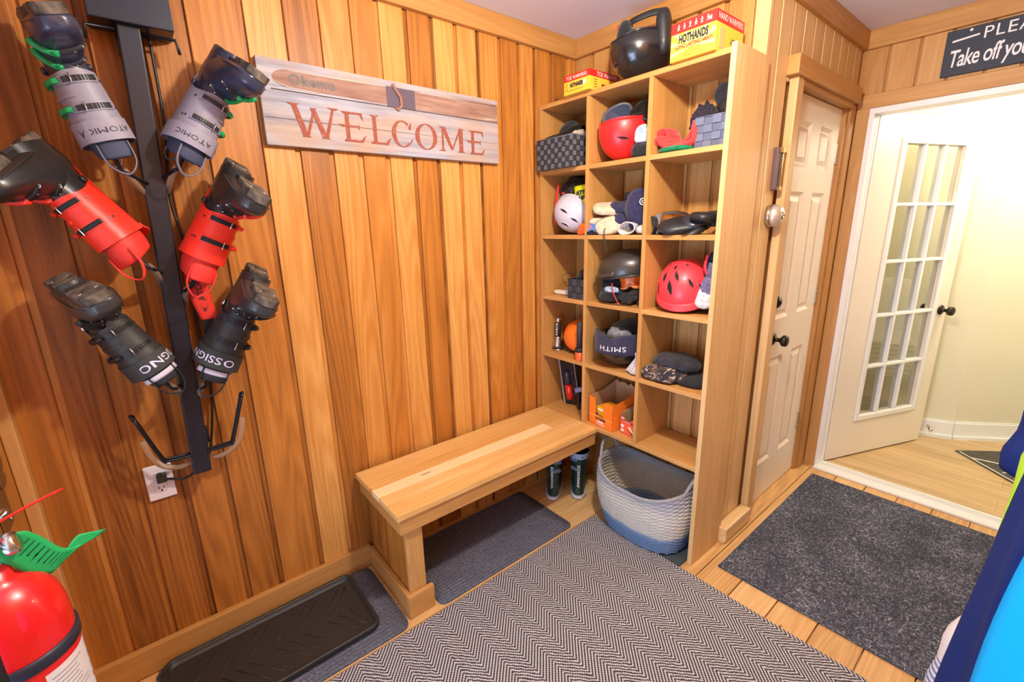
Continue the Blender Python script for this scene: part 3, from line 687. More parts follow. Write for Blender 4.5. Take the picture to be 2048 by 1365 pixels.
def rack_arm(lv, z, s, tgt=None):
    xc = -1.889+(z-.716)/1.354*.044
    mb = MB()
    for dy, dz in ((-.086, 0), (-.064, .004)):
        if tgt is None: P_ = [V3(xc+s*.02, dy, z), V3(xc+s*.085, dy-.006, z+.005), V3(xc+s*.098, dy-.012, z+.02), V3(xc+s*.140, dy-.045, z+.175)]
        else:
            k = (dy+.075)*.6; q0, q1 = tgt
            z = q0[2]-.03; P_ = [V3(xc+s*.02, dy, z), V3(q0[0]-s*.01, q0[1]+k, q0[2]-.012), V3(q0[0]+s*.005, q0[1]+k, q0[2]), V3(q1[0], q1[1]+k, q1[2])]
        mb.tube(bez(P_, 5), .0046, 8)
    if tgt is None:
        e = xc+s*.140; mb.tube(bez([V3(e, -.131, z+.175), V3(e+s*.006, -.120, z+.186), V3(e, -.109, z+.179)], 5), .0050, 8)
    link('wire_arm', mb, M_BLACKMET, o_rack)
    mb = MB()
    if tgt is None: P_ = [V3(xc+s*.025, -.055, z-.035), V3(xc+s*.07, -.075, z-.03), V3(xc+s*.115, -.105, z+.02), V3(xc+s*.132, -.125, z+.10)]
    else: P_ = [V3(xc+s*.025, -.055, z-.035), V3(tgt[0][0]-s*.015, tgt[0][1]+.02, tgt[0][2]-.025), V3(*tgt[0])]
    mb.tube(bez(P_, 6), .0085, 10); link('drying_hose', mb, M_HOSE, o_rack)
o_rack = o
for s in (-1, 1): rack_arm(0, .787, s)
mb = MB()
for s in (-1, 1): mb.tube([V3(-1.84+s*.02, -.07, 2.03), V3(-1.84+s*.095, -.085, 2.025), V3(-1.84+s*.10, -.088, 1.99)], .0045, 8)
link('wire_arm', mb, M_BLACKMET, o)
mb = MB(); mb.tube(bez([V3(-1.80, -.03, 2.06), V3(-1.803, -.02, 1.8), V3(-1.825, -.02, 1.6), V3(-1.806, -.024, 1.42), V3(-1.82, -.02, 1.2), V3(-1.815, -.022, 1.0), V3(-1.845, -.022, .80), V3(-1.872, -.03, .735), V3(-1.93, -.035, .695), V3(-1.985, -.03, .706)], 8), .0042, 8)
link('power_cord', mb, plain('black_rubber_cord', S(30, 29, 30), .5), o)
mb = MB(); mb.box(-2.012, -1.985, -.040, -.0135, .700, .728, None, .5, 0, MT); mb.box(-2.008, -1.996, -.044, -.03, .722, .738, None, .5, 0, MT); link('plug', mb, plain('black_plug', S(56, 48, 42), .5), o, bevel=.004)
# ------------------------------------------------------------------ strike hardware on the entrance jamb
o = thing('strike_plate', 'tarnished brass strike plate on the entrance door jamb', 'plate', (XN+.0015, -.20, .93))
M_TARN = plain('tarnished_brass', S(150, 118, 74), .45, .7, bump=.5, bscale=60)
mb = MB(); mb.box(0, .003, -.05, .05, -.16, -.03); mb.lathe([(.02, 0), (.026, .004), (.026, .012), (.018, .016)], 18, frame((.003, 0, -.02), (0, 1, 0), (0, 0, 1))); link('plate', mb, M_TARN, o, bevel=.001)
mb = MB(); mb.lathe([(0, 0), (.032, 0), (.034, .008), (.028, .016), (.02, .018), (0, .018)], 24, frame((.002, 0, .02), (0, 1, 0), (0, 0, 1))); link('latch_rose', mb, M_TARN, o)
for z in (-.14, -.05):
    mb = MB(); mb.lathe([(0, 0), (.007, 0), (.005, .004), (0, .004)], 12, frame((.003, .02, z), (0, 1, 0), (0, 0, 1))); link('screw', mb, M_CHROME, o)
# ------------------------------------------------------------------ fire extinguisher
M_RED = plain('extinguisher_red', S(222, 22, 28), .3, coat=.4)
M_LABEL = plain('extinguisher_label', S(226, 224, 226), .45); M_LINE = plain('grey_print', S(130, 126, 132), .6); M_BLKP = plain('black_plastic', S(26, 26, 28), .45)
EX, EY, ER = -2.222, -.74, .078
o = thing('fire_extinguisher', 'red fire extinguisher with green tag hung beside the doorway', 'extinguisher', (EX, EY, .43))
mb = MB(); mb.lathe([(0, 0), (.068, 0), (.077, .01), (ER, .03), (ER, .395), (.0765, .425), (.070, .455), (.058, .478), (.040, .495), (.026, .503), (.024, .53), (0, .53)], 48); link('cylinder', mb, M_RED, o)
mb = MB(); mb.lathe([(ER+.0008, .345), (ER+.0045, .347), (ER+.0045, .368), (ER+.0008, .370)], 48)
mb.box(-ER-.008, -ER+.004, -.02, .02, .3, .42)
link('mounting_strap', mb, plain('navy_strap', S(34, 38, 56), .45), o)
def cyl(a, z, r=ER+.0006): return (r*math.cos(a), r*math.sin(a), z)
mb = MB(); a0, a1 = math.radians(-62), math.radians(28)
mb.grid(lambda u_, v_: cyl(a0+(a1-a0)*u_, .03+.30*v_), 24, 2); link('paper_label', mb, M_LABEL, o)
mb = MB()
for k in range(34):
    z = .315-k*.0085; e = rnd(.55, .95)
    mb.grid(lambda u_, v_: cyl(a0+.08+(.85*e)*u_, z+.0016*v_, ER+.001), 10, 1)
    if k % 3 != 2 and k < 22: mb.grid(lambda u_, v_: cyl(a0+1.12+.3*rnd(.7, 1)*u_, z+.0028*v_, ER+.001), 4, 1)
link('label_print', mb, M_LINE, o)
for z in (.235, .205):
    mb = MB(); mb.grid(lambda u_, v_: cyl(a0+1.10+.09*u_, z+.008*v_, ER+.0012), 3, 1); link('label_mark', mb, M_RED, o)
mb = MB()
for (u0, z) in ((1.15, .15), (1.32, .15), (1.15, .135)): mb.grid(lambda u_, v_: cyl(a0+u0+.12*u_, z+.011*v_, ER+.0012), 3, 1)
link('label_symbol', mb, M_BLKP, o)
mb = MB(); mb.lathe([(0, .53), (.024, .53), (.024, .545), (.018, .55), (.018, .585), (0, .585)], 20); mb.box(-.016, .016, -.03, .05, .55, .578); link('valve', mb, M_CHROME, o, bevel=.002)
mb = MB(); mb.lathe([(0, 0), (.017, 0), (.019, .004), (.019, .014), (.016, .017), (0, .017)], 24, frame((.030, -.018, .565), (0, 1, 0), (-.2, 0, 1))); link('gauge', mb, M_CHROME, o)
mb = MB(); mb.tube(bez([(0, -.055, .665), (0, -.03, .622), (0, .03, .595), (0, .05, .575)], 5), .010, 8, flat=.45); mb.tube(bez([(0, -.085, .60), (0, -.04, .585), (0, 0, .575)], 5), .010, 8, flat=.45); link('lever', mb, M_BLKP, o)
mb = MB(); mb.tube(bez([(.018, .0, .60), (.03, .02, .612), (.032, .045, .60), (.02, .055, .585), (.012, .03, .585), (.018, 0, .60)], 5), .0025, 8); link('pull_ring', mb, M_CHROME, o)
mb = MB(); mb.tube(bez([(.0, -.05, .60), (.02, -.02, .605), (.06, .03, .604), (.10, .07, .602)], 5), .0026, 8, flat=.5); mb.box(-.012, .016, -.05, -.01, .592, .62); link('safety_seal', mb, plain('red_plastic_seal', S(230, 40, 36), .4), o)
mb = MB(); mb.tube(bez([(.0, -.03, .56), (-.0, -.09, .54), (-.0, -.11, .44), (.0, -.105, .25), (0, -.10, .1)], 6), .011, 10); link('hose', mb, M_BLKP, o)
M_TAG = plain('green_card_tag', S(28, 176, 96), .55); M_TAGI = plain('dark_green_print', S(14, 96, 56), .6)
def tagpt(u_, v_):
    # a strip of card that leaves the valve, sags and curls up at its end
    c0 = [Vector((.035, -.012, .575)), Vector((.052, .008, .538)), Vector((.070, .024, .495)), Vector((.090, .040, .482)), Vector((.108, .05, .488)), Vector((.130, .062, .500))]
    s_ = u_*5; i = min(int(s_), 4); f_ = s_-i; p0, p1, p2, p3 = c0[max(i-1, 0)], c0[i], c0[i+1], c0[min(i+2, 5)]
    p = .5*((2*p1)+(p2-p0)*f_+(2*p0-5*p1+4*p2-p3)*f_*f_+(3*p1-p0-3*p2+p3)*f_**3)
    wv = Vector((-.62, -.35, -.42)).normalized()*.052
    if u_ > .6: wv = wv.lerp(Vector((-.55, -.3, .25)).normalized()*.045, min(1, (u_-.6)/.3))
    k = min(1, .5+u_*6) if u_ < .09 else 1
    return p+wv*(v_-.35)*k
mb = MB(); mb.grid(tagpt, 24, 6); tg = link('inspection_tag', mb, M_TAG, o, solid=.0006)
mb = MB()
for k in range(10): 
    u0 = .14+k*.045; mb.grid(lambda u_, v_: Vector(tagpt(u0+.012*u_, .18+.6*v_*rnd(.5, 1)))+Vector((.0007, -.0007, .0007)), 1, 4)
link('print', mb, M_TAGI, tg)
mb = MB(); mb.lathe([(.003, 0), (.007, 0), (.007, .0012), (.003, .0012)], 16, Matrix.Translation(Vector(tagpt(.1, .5))+Vector((.001, -.001, .001))) @ Euler((.9, .5, 0)).to_matrix().to_4x4()); link('grommet', mb, plain('tan_reinforcement', S(210, 160, 120), .7), tg)
# ------------------------------------------------------------------ ski boots hung upside down on the rack
def boot_materials(kind):
    if kind == 'grey': return dict(shell=plain('navy_shell', S(42, 46, 66), .34, coat=.25), cuff=plain('lavender_grey_cuff', S(136, 132, 146), .5), sole=M_SOLE, ladder=plain('dark_ladder', S(40, 40, 46), .4), lever=plain('green_lever', S(20, 150, 84), .35), strap=plain('lavender_grey_strap', S(142, 136, 150), .6), liner=plain('slate_liner', S(58, 64, 86), .75), loop=plain('grey_webbing', S(120, 118, 126), .8), ink=plain('black_print', S(44, 44, 50), .6))
    if kind == 'red': return dict(shell=plain('black_gloss_shell', S(40, 38, 38), .36, coat=.25), cuff=plain('red_cuff', S(238, 52, 34), .42), sole=M_SOLE, ladder=plain('black_ladder', S(22, 22, 24), .4), lever=plain('red_lever', S(226, 48, 36), .4), strap=plain('red_strap', S(232, 52, 34), .6), liner=plain('red_liner', S(222, 50, 38), .6), loop=plain('red_webbing', S(228, 54, 44), .7), ink=plain('black_print', S(36, 30, 32), .6))
    return dict(shell=plain('black_shell', S(48, 46, 46), .42, coat=.15), cuff=plain('charcoal_cuff', S(46, 46, 46), .5), sole=M_SOLE, ladder=plain('black_ladder', S(26, 26, 28), .35), lever=plain('black_lever', S(34, 34, 36), .3, .3), strap=plain('charcoal_strap', S(48, 50, 48), .7), liner=plain('black_liner', S(34, 34, 38), .8), loop=plain('black_webbing', S(30, 30, 32), .8), ink=plain('lilac_white_print', S(208, 204, 222), .6))
t = NT('dusty_sole_rubber'); n1 = t.noise(t.obj(), 26, 4, .6); t.set(color=t.ramp(n1, [(.35, S(44, 40, 38)), (.6, S(104, 92, 80)), (.75, S(136, 122, 106))]), rough=.8, spec=.2); M_SOLE = t.mat
M_STEEL = plain('bright_steel', S(214, 212, 212), .2, 1.0)
SECT = [(-.012, .014, .04, .085), (-.004, .030, .022, .112), (.02, .039, .018, .135), (.06, .045, .018, .150), (.11, .047, .018, .152), (.15, .049, .018, .136), (.19, .052, .018, .112), (.225, .0535, .018, .095), (.262, .051, .018, .082), (.288, .044, .018, .073), (.306, .034, .020, .064), (.316, .018, .026, .055)]
def sect(x):
    for i in range(len(SECT)-1):
        if x <= SECT[i+1][0] or i == len(SECT)-2:
            a, b = SECT[i], SECT[i+1]; f = max(0, min(1, (x-a[0])/(b[0]-a[0]))); return [a[k]+(b[k]-a[k])*f for k in (1, 2, 3)]
AX0, AX1 = Vector((.078, 0, .085)), Vector((.140, 0, .315))
def shaft(t_, ang, off=0.0):
    """point on the boot shaft; t_ along it, ang 0 = front"""
    c = AX0.lerp(AX1, t_); k = max(0, min(1.2, t_)); a = .079-.012*math.sin(min(1, k)*PI)*.6+off; b = .047+.012*k+off
    ax = (AX1-AX0).normalized(); fw = Vector((ax.z, 0, -ax.x)); ca, sa = math.cos(ang), math.sin(ang)
    e = .85
    sg = lambda x: math.copysign(abs(x)**e, x)
    return c+fw*(a*sg(ca)*(.96 if ca > 0 else 1.0))+Vector((0, b*sg(sa), 0))
def shaft_patch(mb, t0, t1, a0, a1, off, th=.0025, n=14, tone=.5, mat=0):
    """a thin raised plate lying on the shaft"""
    A = [[shaft(t0+(t1-t0)*j/2, a0+(a1-a0)*i/n, off+th) for j in range(3)] for i in range(n+1)]
    B = [[shaft(t0+(t1-t0)*j/2, a0+(a1-a0)*i/n, off-.004) for j in range(3)] for i in range(n+1)]
    mb.grid(lambda u, v: A[round(u*n)][round(v*2)], n, 2)
    for P_, Q in ((  [A[i][0] for i in range(n+1)], [B[i][0] for i in range(n+1)]), ([A[i][2] for i in range(n+1)], [B[i][2] for i in range(n+1)]), (A[0], B[0]), (A[n], B[n])):
        m = len(P_)-1; mb.grid(lambda u, v: (P_ if v < .5 else Q)[round(u*m)], m, 1, smooth=False)
    return mb
def foot_top(x, ang, off=0.0):
    """point over the instep of the lower shell; ang 0 = ridge, + towards +Y"""
    w_, z0, z1 = sect(x); zc = (z0+z1)/2
    return Vector((x, (w_+off)*math.sin(ang), zc+((z1-z0)/2+off)*math.cos(ang)))
def make_boot(name, label, kind, side, mat4, text, group, strap='closed', rear_loop=True):
    M = boot_materials(kind); o = thing(name, label, 'ski boot', group=group); o.matrix_world = mat4
    # lower shell : foot box and lower shaft
    mb = MB(); xs_ = [SECT[0][0]]+[ -.008, -.002, .01, .03, .06, .09, .12, .15, .18, .205, .23, .255, .275, .29, .302, .31, .316]
    def foot(u, v):
        i = u*(len(xs_)-1); k = min(int(i), len(xs_)-2); x = xs_[k]+(xs_[k+1]-xs_[k])*(i-k); w_, z0, z1 = sect(x); a = 2*PI*v
        sg = lambda q, e: math.copysign(abs(q)**e, q)
        return Vector((x, w_*sg(math.sin(a), .62 if math.cos(a) < 0 else .8), (z0+z1)/2+(z1-z0)/2*sg(math.cos(a), .62)))
    mb.grid(foot, len(xs_)-1, 28, closed_v=True)
    for u_ in (0, 1):
        b = len(mb.v); mb.v += [tuple(foot(u_, k/28)) for k in range(28)]; mb.face([b+k for k in range(28)])
    mb.grid(lambda u, v: shaft(-.30+.75*v, 2*PI*u, -.003), 28, 8, closed_u=True)
    # overlap flap on the instep and side welts
    mb.tube([foot_top(x, math.radians(side*24), .001) for x in (.29, .26, .22, .18, .15)], .003, 6)
    mb.tube([(.30, .040, .034), (.25, .052, .034), (.18, .0515, .034), (.10, .047, .034)], .0035, 6); mb.tube([(.30, -.040, .034), (.25, -.052, .034), (.18, -.0515, .034), (.10, -.047, .034)], .0035, 6)
    link('lower_shell', mb, M['shell'], o, subd=1)
    # sole lugs
    for nm, (xa, xb, wd) in (('heel_lug', (-.004, .082, .0345)), ('toe_lug', (.195, .318, .0355))):
        mb = MB(); pts = []
        if nm == 'toe_lug':
            pts = [(xa, -wd, 0)]+[(xb-.022+.022*math.cos(a), wd*math.sin(a), 0) for a in [(-PI/2)+PI*k/10 for k in range(11)]]+[(xa, wd, 0)]
        else: pts = [(xb, -wd+.003, 0), (xb, wd-.003, 0), (xa+.012, wd, 0), (xa, wd-.010, 0), (xa, -wd+.010, 0), (xa+.012, -wd, 0)]
        mb.prism(pts, (0, 0, .026))
        s_ = link(nm, mb, M['sole'], o, bevel=.003)
        if nm == 'heel_lug':
            mb = MB()
            for k in range(4): mb.box(xa+.012+k*.009, xa+.016+k*.009, -wd+.004, wd-.004, -.002, .001)
            link('tread', mb, M['sole'], s_)
        for yy in (-.02, .02):
            mb = MB(); mb.lathe([(0, -.0012), (.0042, -.0012), (.0042, .002), (0, .002)], 12, Matrix.Translation(((xa+xb)/2+.008, yy, 0))); link('screw', mb, M_STEEL, s_)
    mb = MB(); mb.box(.07, .21, -.024, .024, .008, .03); link('arch_plate', mb, M['shell'], o, bevel=.004)
    # cuff with scooped lower edge
    def edge(a): return .22-.36*max(0, -math.cos(a))**1.5+.10*max(0, math.cos(a))+.10*abs(math.sin(a))**2
    mb = MB(); NU = 40
    mb.grid(lambda u, v: shaft(edge(2*PI*u)+(1.0-edge(2*PI*u))*v, 2*PI*u, .0025+.002*v), NU, 12, closed_u=True)
    mb.grid(lambda u, v: shaft(1.0, 2*PI*u, .0045-.010*v), NU, 1, closed_u=True); mb.grid(lambda u, v: shaft(1.0-.55*v, 2*PI*u, -.0055), NU, 3, closed_u=True)
    mb.grid(lambda u, v: shaft(edge(2*PI*u), 2*PI*u, .0025-.005*v), NU, 1, closed_u=True)
    cf = link('cuff', mb, M['cuff'], o)
    mb = MB(); shaft_patch(mb, .56, .60, side*math.radians(20) if side > 0 else math.radians(-95), side*math.radians(20)+math.radians(75) if side > 0 else math.radians(-20), .004, .002); link('relief_rib', mb, M['cuff'], cf)
    for yy in (-1, 1):
        mb = MB(); P0 = shaft(.24, yy*math.radians(100), .003); mb.lathe([(0, -.004), (.010, -.004), (.010, .003), (.006, .005), (0, .005)], 18, Matrix.Translation(P0) @ Euler((-yy*PI/2, 0, 0)).to_matrix().to_4x4()); link('pivot_rivet', mb, M['shell'] if kind != 'black' else M_STEEL, cf)
    for k, (tt, aa) in enumerate(((.44, 62), (.74, 62), (.74, 72))):
        mb = MB(); P0 = shaft(tt, -side*math.radians(aa)); P1 = shaft(tt, -side*math.radians(aa), .0055); mb.tube([P0, P1], .0032, 10); link('rivet', mb, M['ladder'], cf)
    # cuff buckles
    for tt in (.42, .72):
        b_ = link('ladder_strap', shaft_patch(MB(), tt-.045, tt+.045, -side*math.radians(46), side*math.radians(58), .004, .0035), M['cuff'], o)
        mb = shaft_patch(MB(), tt-.030, tt+.030, -side*math.radians(40), side*math.radians(30), .008, .0018)
        for k in range(7): 
            a = -side*math.radians(34-k*6); mb.tube([shaft(tt-.026, a, .0105), shaft(tt+.026, a, .0105)], .0014, 6)
        link('ladder', mb, M['ladder'], b_)
        mb = MB(); a = side*math.radians(10); mb.tube([shaft(tt-.05, a, .011), shaft(tt-.05, a, .014), shaft(tt+.05, a, .014), shaft(tt+.05, a, .011)], .0018, 6); link('wire_bail', mb, M_STEEL, b_)
        mb = MB(); P_ = [shaft(tt, side*math.radians(x), .012+.006*math.sin((x-40)/60*PI)) for x in (40, 52, 66, 82, 98)]; mb.tube(P_, .0072, 8, flat=.5); mb.tube([shaft(tt-.04, side*math.radians(92), .008), shaft(tt+.04, side*math.radians(92), .008)], .005, 8); link('lever', mb, M['lever'], b_)
    # instep buckles
    for x in (.158, .222):
        mb = MB(); mb.tube([foot_top(x+.004*math.sin(k), math.radians(-side*50+k*side*14), .004) for k in range(8)], .008, 8, flat=.35); b_ = link('instep_strap', mb, M['ladder'], o)
        mb = MB(); mb.tube([foot_top(x+.0, side*math.radians(d), .011) for d in (14, 30, 46, 62, 76)], .008, 8, flat=.6); mb.tube([foot_top(x+.012, side*math.radians(22), .012), foot_top(x-.012, side*math.radians(22), .012)], .004, 8); link('lever', mb, M['lever'], b_)
        for d in (-40, -18, 20):
            mb = MB(); mb.tube([foot_top(x, side*math.radians(d), .004), foot_top(x, side*math.radians(d), .0105)], .0042, 10); link('rivet', mb, M_STEEL, b_)
    # liner
    mb = MB(); NU = 32
    lt = lambda u, v: shaft(.85+.38*v+.05*v*math.cos(2*PI*u), 2*PI*u, -.0095-.010*max(0, v-.5)**1.5*2.8)
    mb.grid(lt, NU, 6, closed_u=True); mb.grid(lambda u, v: shaft(1.23+.05*math.cos(2*PI*u), 2*PI*u, -.0195-.008*v)+Vector((0, 0, .006*math.sin(v*PI))), NU, 4, closed_u=True); mb.grid(lambda u, v: shaft(1.23+.05*math.cos(2*PI*u)-.75*v, 2*PI*u, -.0275), NU, 4, closed_u=True)
    ln_ = link('liner', mb, M['liner'], o, subd=1)
    mb = MB(); mb.grid(lambda u, v: shaft(1.0+.30*v, math.radians(-42+84*u), -.012+.008*math.sin(v*2.2)), 12, 5); link('tongue', mb, M['liner'], o, solid=.008, subd=1)
    if kind == 'black':
        mb = MB(); mb.grid(lambda u, v: shaft(1.13+.07*v, math.radians(-60+120*u), -.0035), 14, 1); link('white_collar', mb, plain('white_collar', S(214, 210, 222), .7), o, solid=.003)
    mb = MB(); P0, P1 = shaft(1.12, math.radians(38), -.004), shaft(1.12, math.radians(-38), -.004); d = (AX1-AX0).normalized()
    mb.tube(bez([P0, P0+d*.055+Vector((.012, -.004, 0)), (P0+P1)/2+d*.085+Vector((.02, 0, 0)), P1+d*.055+Vector((.012, .004, 0)), P1], 6), .0062, 8, flat=.35); link('pull_loop', mb, M['loop'], o)
    if rear_loop: mb = MB(); P0, P1 = shaft(1.05, math.radians(165), -.002), shaft(1.05, math.radians(195), -.002)
    if rear_loop: mb.tube(bez([P0, P0+d*.05+Vector((-.012, 0, 0)), (P0+P1)/2+d*.07+Vector((-.015, 0, 0)), P1+d*.05+Vector((-.012, 0, 0)), P1], 6), .006, 8, flat=.35); link('pull_loop', mb, M['loop'], o)
    if strap == 'open':
        mb = MB(); mb.grid(lambda u, v: shaft(.93+.17*v-.06*v*(2*u-1)**2, math.radians(126+108*u), .004+.007*v*v), 22, 8); link('rear_spoiler', mb, M['cuff'], o, solid=.004)
    # power strap
    if strap == 'closed':
        mb = MB(); NU = 40
        t0, t1 = .86, 1.10; R_ = lambda v: .0085
        mb.grid(lambda u, v: shaft(t0+(t1-t0)*v, 2*PI*u, .0088), NU, 3, closed_u=True); mb.grid(lambda u, v: shaft(t0+(t1-t0)*v, 2*PI*u, .0045), NU, 3, closed_u=True)
        for tt in (t0, t1): mb.grid(lambda u, v: shaft(tt, 2*PI*u, .0045+.0043*v), NU, 1, closed_u=True)
        shaft_patch(mb, t0+.005, t1-.005, side*math.radians(30), side*math.radians(64), .009, .002)
        st = link('power_strap', mb, M['strap'], o)
        if text:
            body, size, a_c = text; H_ = (AX1-AX0).length; mb = MB()
            def warp(q): return shaft((t0+t1)/2+q.y/H_, math.radians(a_c)+q.x/.064, .0095)
            mb2 = MB(); V, F = text_mesh(body, size, 0.0, 'CENTER', 1.05, 0, size*.012, 1.15); b = 0
            mb2.v = [tuple(warp(Vector((p[0], p[1], 0)))) for p in V]
            for f in F: mb2.face(f)
            link('lettering', mb2, M['ink'], st)
            if kind != 'black':
                mb = MB(); H = .026; ac = side*math.radians(47)
                for pts in (((0, .5), (-.16, .05), (0, .16), (.16, .05)), ((-.16, .05), (-.42, -.38), (0, .16)), ((.16, .05), (.42, -.38), (0, .16)), ((-.42, -.38), (-.1, -.02), (0, .16)), ((.42, -.38), (.1, -.02), (0, .16))):
                    mb.v_ = None; b = len(mb.v); mb.v += [tuple(shaft((t0+t1)/2+p[1]*H/H_, ac+p[0]*H/.064, .0122)) for p in pts]; mb.face(range(b, b+len(pts)))
                link('logo', mb, M['ink'], st)
    return o, M
def boot_mat(s, R, t_): return Matrix([[R[0][0]*s, R[0][1]*s, R[0][2]*s, t_[0]], [R[1][0]*s, R[1][1]*s, R[1][2]*s, t_[1]], [R[2][0]*s, R[2][1]*s, R[2][2]*s, t_[2]], [0, 0, 0, 1]])
POSE = {'A': (0.875, [[0.1423, -0.9605, 0.2392], [-0.9613, -0.0765, 0.2646], [-0.2359, -0.2676, -0.9342]], [-2.0283, -0.0975, 2.0329]), 'B': (0.862, [[0.1336, -0.8277, -0.545], [-0.9028, -0.3285, 0.2776], [-0.4088, 0.455, -0.7911]], [-1.6281, -0.0989, 2.0182]), 'C': (0.869, [[-0.2955, -0.707, 0.6425], [-0.8334, 0.5196, 0.1884], [-0.4671, -0.4798, -0.7427]], [-2.1001, -0.0938, 1.7404]), 'D': (0.914, [[0.0167, -0.8772, -0.4799], [-0.9135, -0.2085, 0.3492], [-0.4064, 0.4326, -0.8048]], [-1.647, -0.1125, 1.706]), 'E': (0.89, [[0.3085, -0.8647, 0.3964], [-0.9456, -0.2335, 0.2266], [-0.1034, -0.4447, -0.8897]], [-2.1138, -0.0955, 1.3914]), 'F': (0.93, [[-0.1155, -0.8623, -0.4931], [-0.9554, -0.0394, 0.2926], [-0.2718, 0.5049, -0.8193]], [-1.6327, -0.1025, 1.3868])}
G = 'ski boots hung upside down on the rack'
make_boot('ski_boot', 'grey and navy ski boot hung top left on the rack', 'grey', 1, boot_mat(*POSE['A']), ('ATOMIC', .021, -8), G)
make_boot('ski_boot', 'grey and navy ski boot hung right of the post beside the welcome sign', 'grey', -1, boot_mat(*POSE['B']), ('ATOMIC', .021, 20), G)
make_boot('ski_boot', 'red and black ski boot hung left of the post at the frame edge', 'red', 1, boot_mat(*POSE['C']), None, G, 'open', False)
bD, MD = make_boot('ski_boot', 'red and black ski boot right of the post with its strap dangling', 'red', -1, boot_mat(*POSE['D']), None, G, 'dangling')
make_boot('ski_boot', 'charcoal ski boot hung left of the post lowest on the rack', 'black', 1, boot_mat(*POSE['E']), ('ROSSIGNOL', .033, -44), G)
make_boot('ski_boot', 'charcoal ski boot hung right of the post lowest on the rack', 'black', -1, boot_mat(*POSE['F']), ('ROSSIGNOL', .033, 46), G)
for k_, s_, lv, z_ in (('A', -1, 3, 1.745), ('B', 1, 3, 1.745), ('C', -1, 2, 1.425), ('D', 1, 2, 1.425), ('E', -1, 1, 1.105), ('F', 1, 1, 1.105)):
    W_ = boot_mat(*POSE[k_]); ax_ = (AX1-AX0); rack_arm(lv, z_, s_, (W_ @ (AX0+ax_*1.40), W_ @ (AX0+ax_*.95)))
# dangling strap of the red boot (world points brought into the boot's own space)
iv = boot_mat(*POSE['D']).inverted()
mb = MB(); P_ = [(-1.80, -.062, 1.40), (-1.806, -.056, 1.37), (-1.800, -.052, 1.30), (-1.788, -.050, 1.235), (-1.786, -.049, 1.222)]; Wd = [.024, .026, .029, .024, .020]
def stp(u, v):
    i = min(int(u*4), 3); f = u*4-i; c = Vector(P_[i]).lerp(Vector(P_[i+1]), f); return iv @ (c+Vector((1, 0, .1))*(v-.5)*2*(Wd[i]+(Wd[i+1]-Wd[i])*f))
mb.grid(stp, 16, 4); s_ = link('power_strap', mb, MD['strap'], bD, solid=.003)
mb = MB(); mb.box(-1.808, -1.765, -.058, -.042, 1.175, 1.222, None, .5, 0, iv); link('strap_buckle', mb, MD['ladder'], s_)
mb = MB(); Mw = iv @ frame((-1.803, -.0825, 1.345), (.12, 0, -1), (1, 0, 0.12)); add_text(mb, 'ATOMIC', .026, Mw @ Matrix.Rotation(PI, 4, 'X') if False else iv @ frame((-1.801, -.0585, 1.335), (-.15, 0, 1), (-1, 0, -.15)), align='CENTER', bold=.001); link('lettering', mb, MD['ink'], s_)
mb = MB(); c = Vector((-1.793, -.0565, 1.262))
for pts in (((0, -.5), (-.16, -.05), (0, -.16), (.16, -.05)), ((-.16, -.05), (-.45, .35), (0, -.16)), ((.16, -.05), (.45, .35), (0, -.16))): mb.poly([iv @ (c+Vector((p[0]*.03, -.0, p[1]*.03))) for p in pts])
link('logo', mb, MD['ink'], s_)
# ------------------------------------------------------------------ things kept in the cubbies
Z1, Z2, Z3, Z4, Z5, ZT = 1.7607, 1.4452, 1.1264, .8074, .4807, 2.0672
M_BLK = plain('matte_black', S(32, 32, 34), .5, coat=.15); M_BLKG = plain('gloss_black', S(28, 28, 30), .22, coat=.5)
M_PAD = plain('black_padding', S(24, 24, 26), .9, sheen=.3); M_VOID = plain('vent_black', S(16, 12, 14), .8)
M_GREYP = plain('grey_foam', S(96, 96, 98), .8)
def fab(name, c1, c2=None, scale=60, rough=.9, bump=.5):
    t = NT(name); n = t.noise(t.obj(), scale, 4, .6); c2 = c2 or (c1[0]*.6, c1[1]*.6, c1[2]*.6, 1)
    return t.set(color=t.ramp(n, [(.35, c2), (.65, c1)]), rough=rough, spec=.15, sheen=.2, normal=t.bump(n, bump, .003)).mat
F_BLK = fab('black_nylon', S(40, 40, 44)); F_LEATH = plain('black_leather', S(30, 32, 34), .45, bump=.3, bscale=90); F_NAVY = fab('navy_cloth', S(54, 52, 84), S(40, 38, 66))
F_TAN = fab('cream_suede', S(222, 206, 178), S(196, 178, 148)); F_GREY = fab('grey_cloth', S(150, 152, 160), S(96, 98, 108)); F_WHITE = fab('white_cloth', S(226, 222, 218), S(180, 176, 176))
def rotz(loc, rz=0, ry=0, rx=0): return Matrix.Translation(loc) @ Euler((rx, ry, rz), 'XYZ').to_matrix().to_4x4()
def axes(loc, front, up):
    """matrix with local X along front and local Z near up"""
    x = Vector(front).normalized(); z = Vector(up); z = (z-x*x.dot(z)).normalized(); y = z.cross(x)
    return Matrix(((x.x, y.x, z.x, loc[0]), (x.y, y.y, z.y, loc[1]), (x.z, y.z, z.z, loc[2]), (0, 0, 0, 1)))
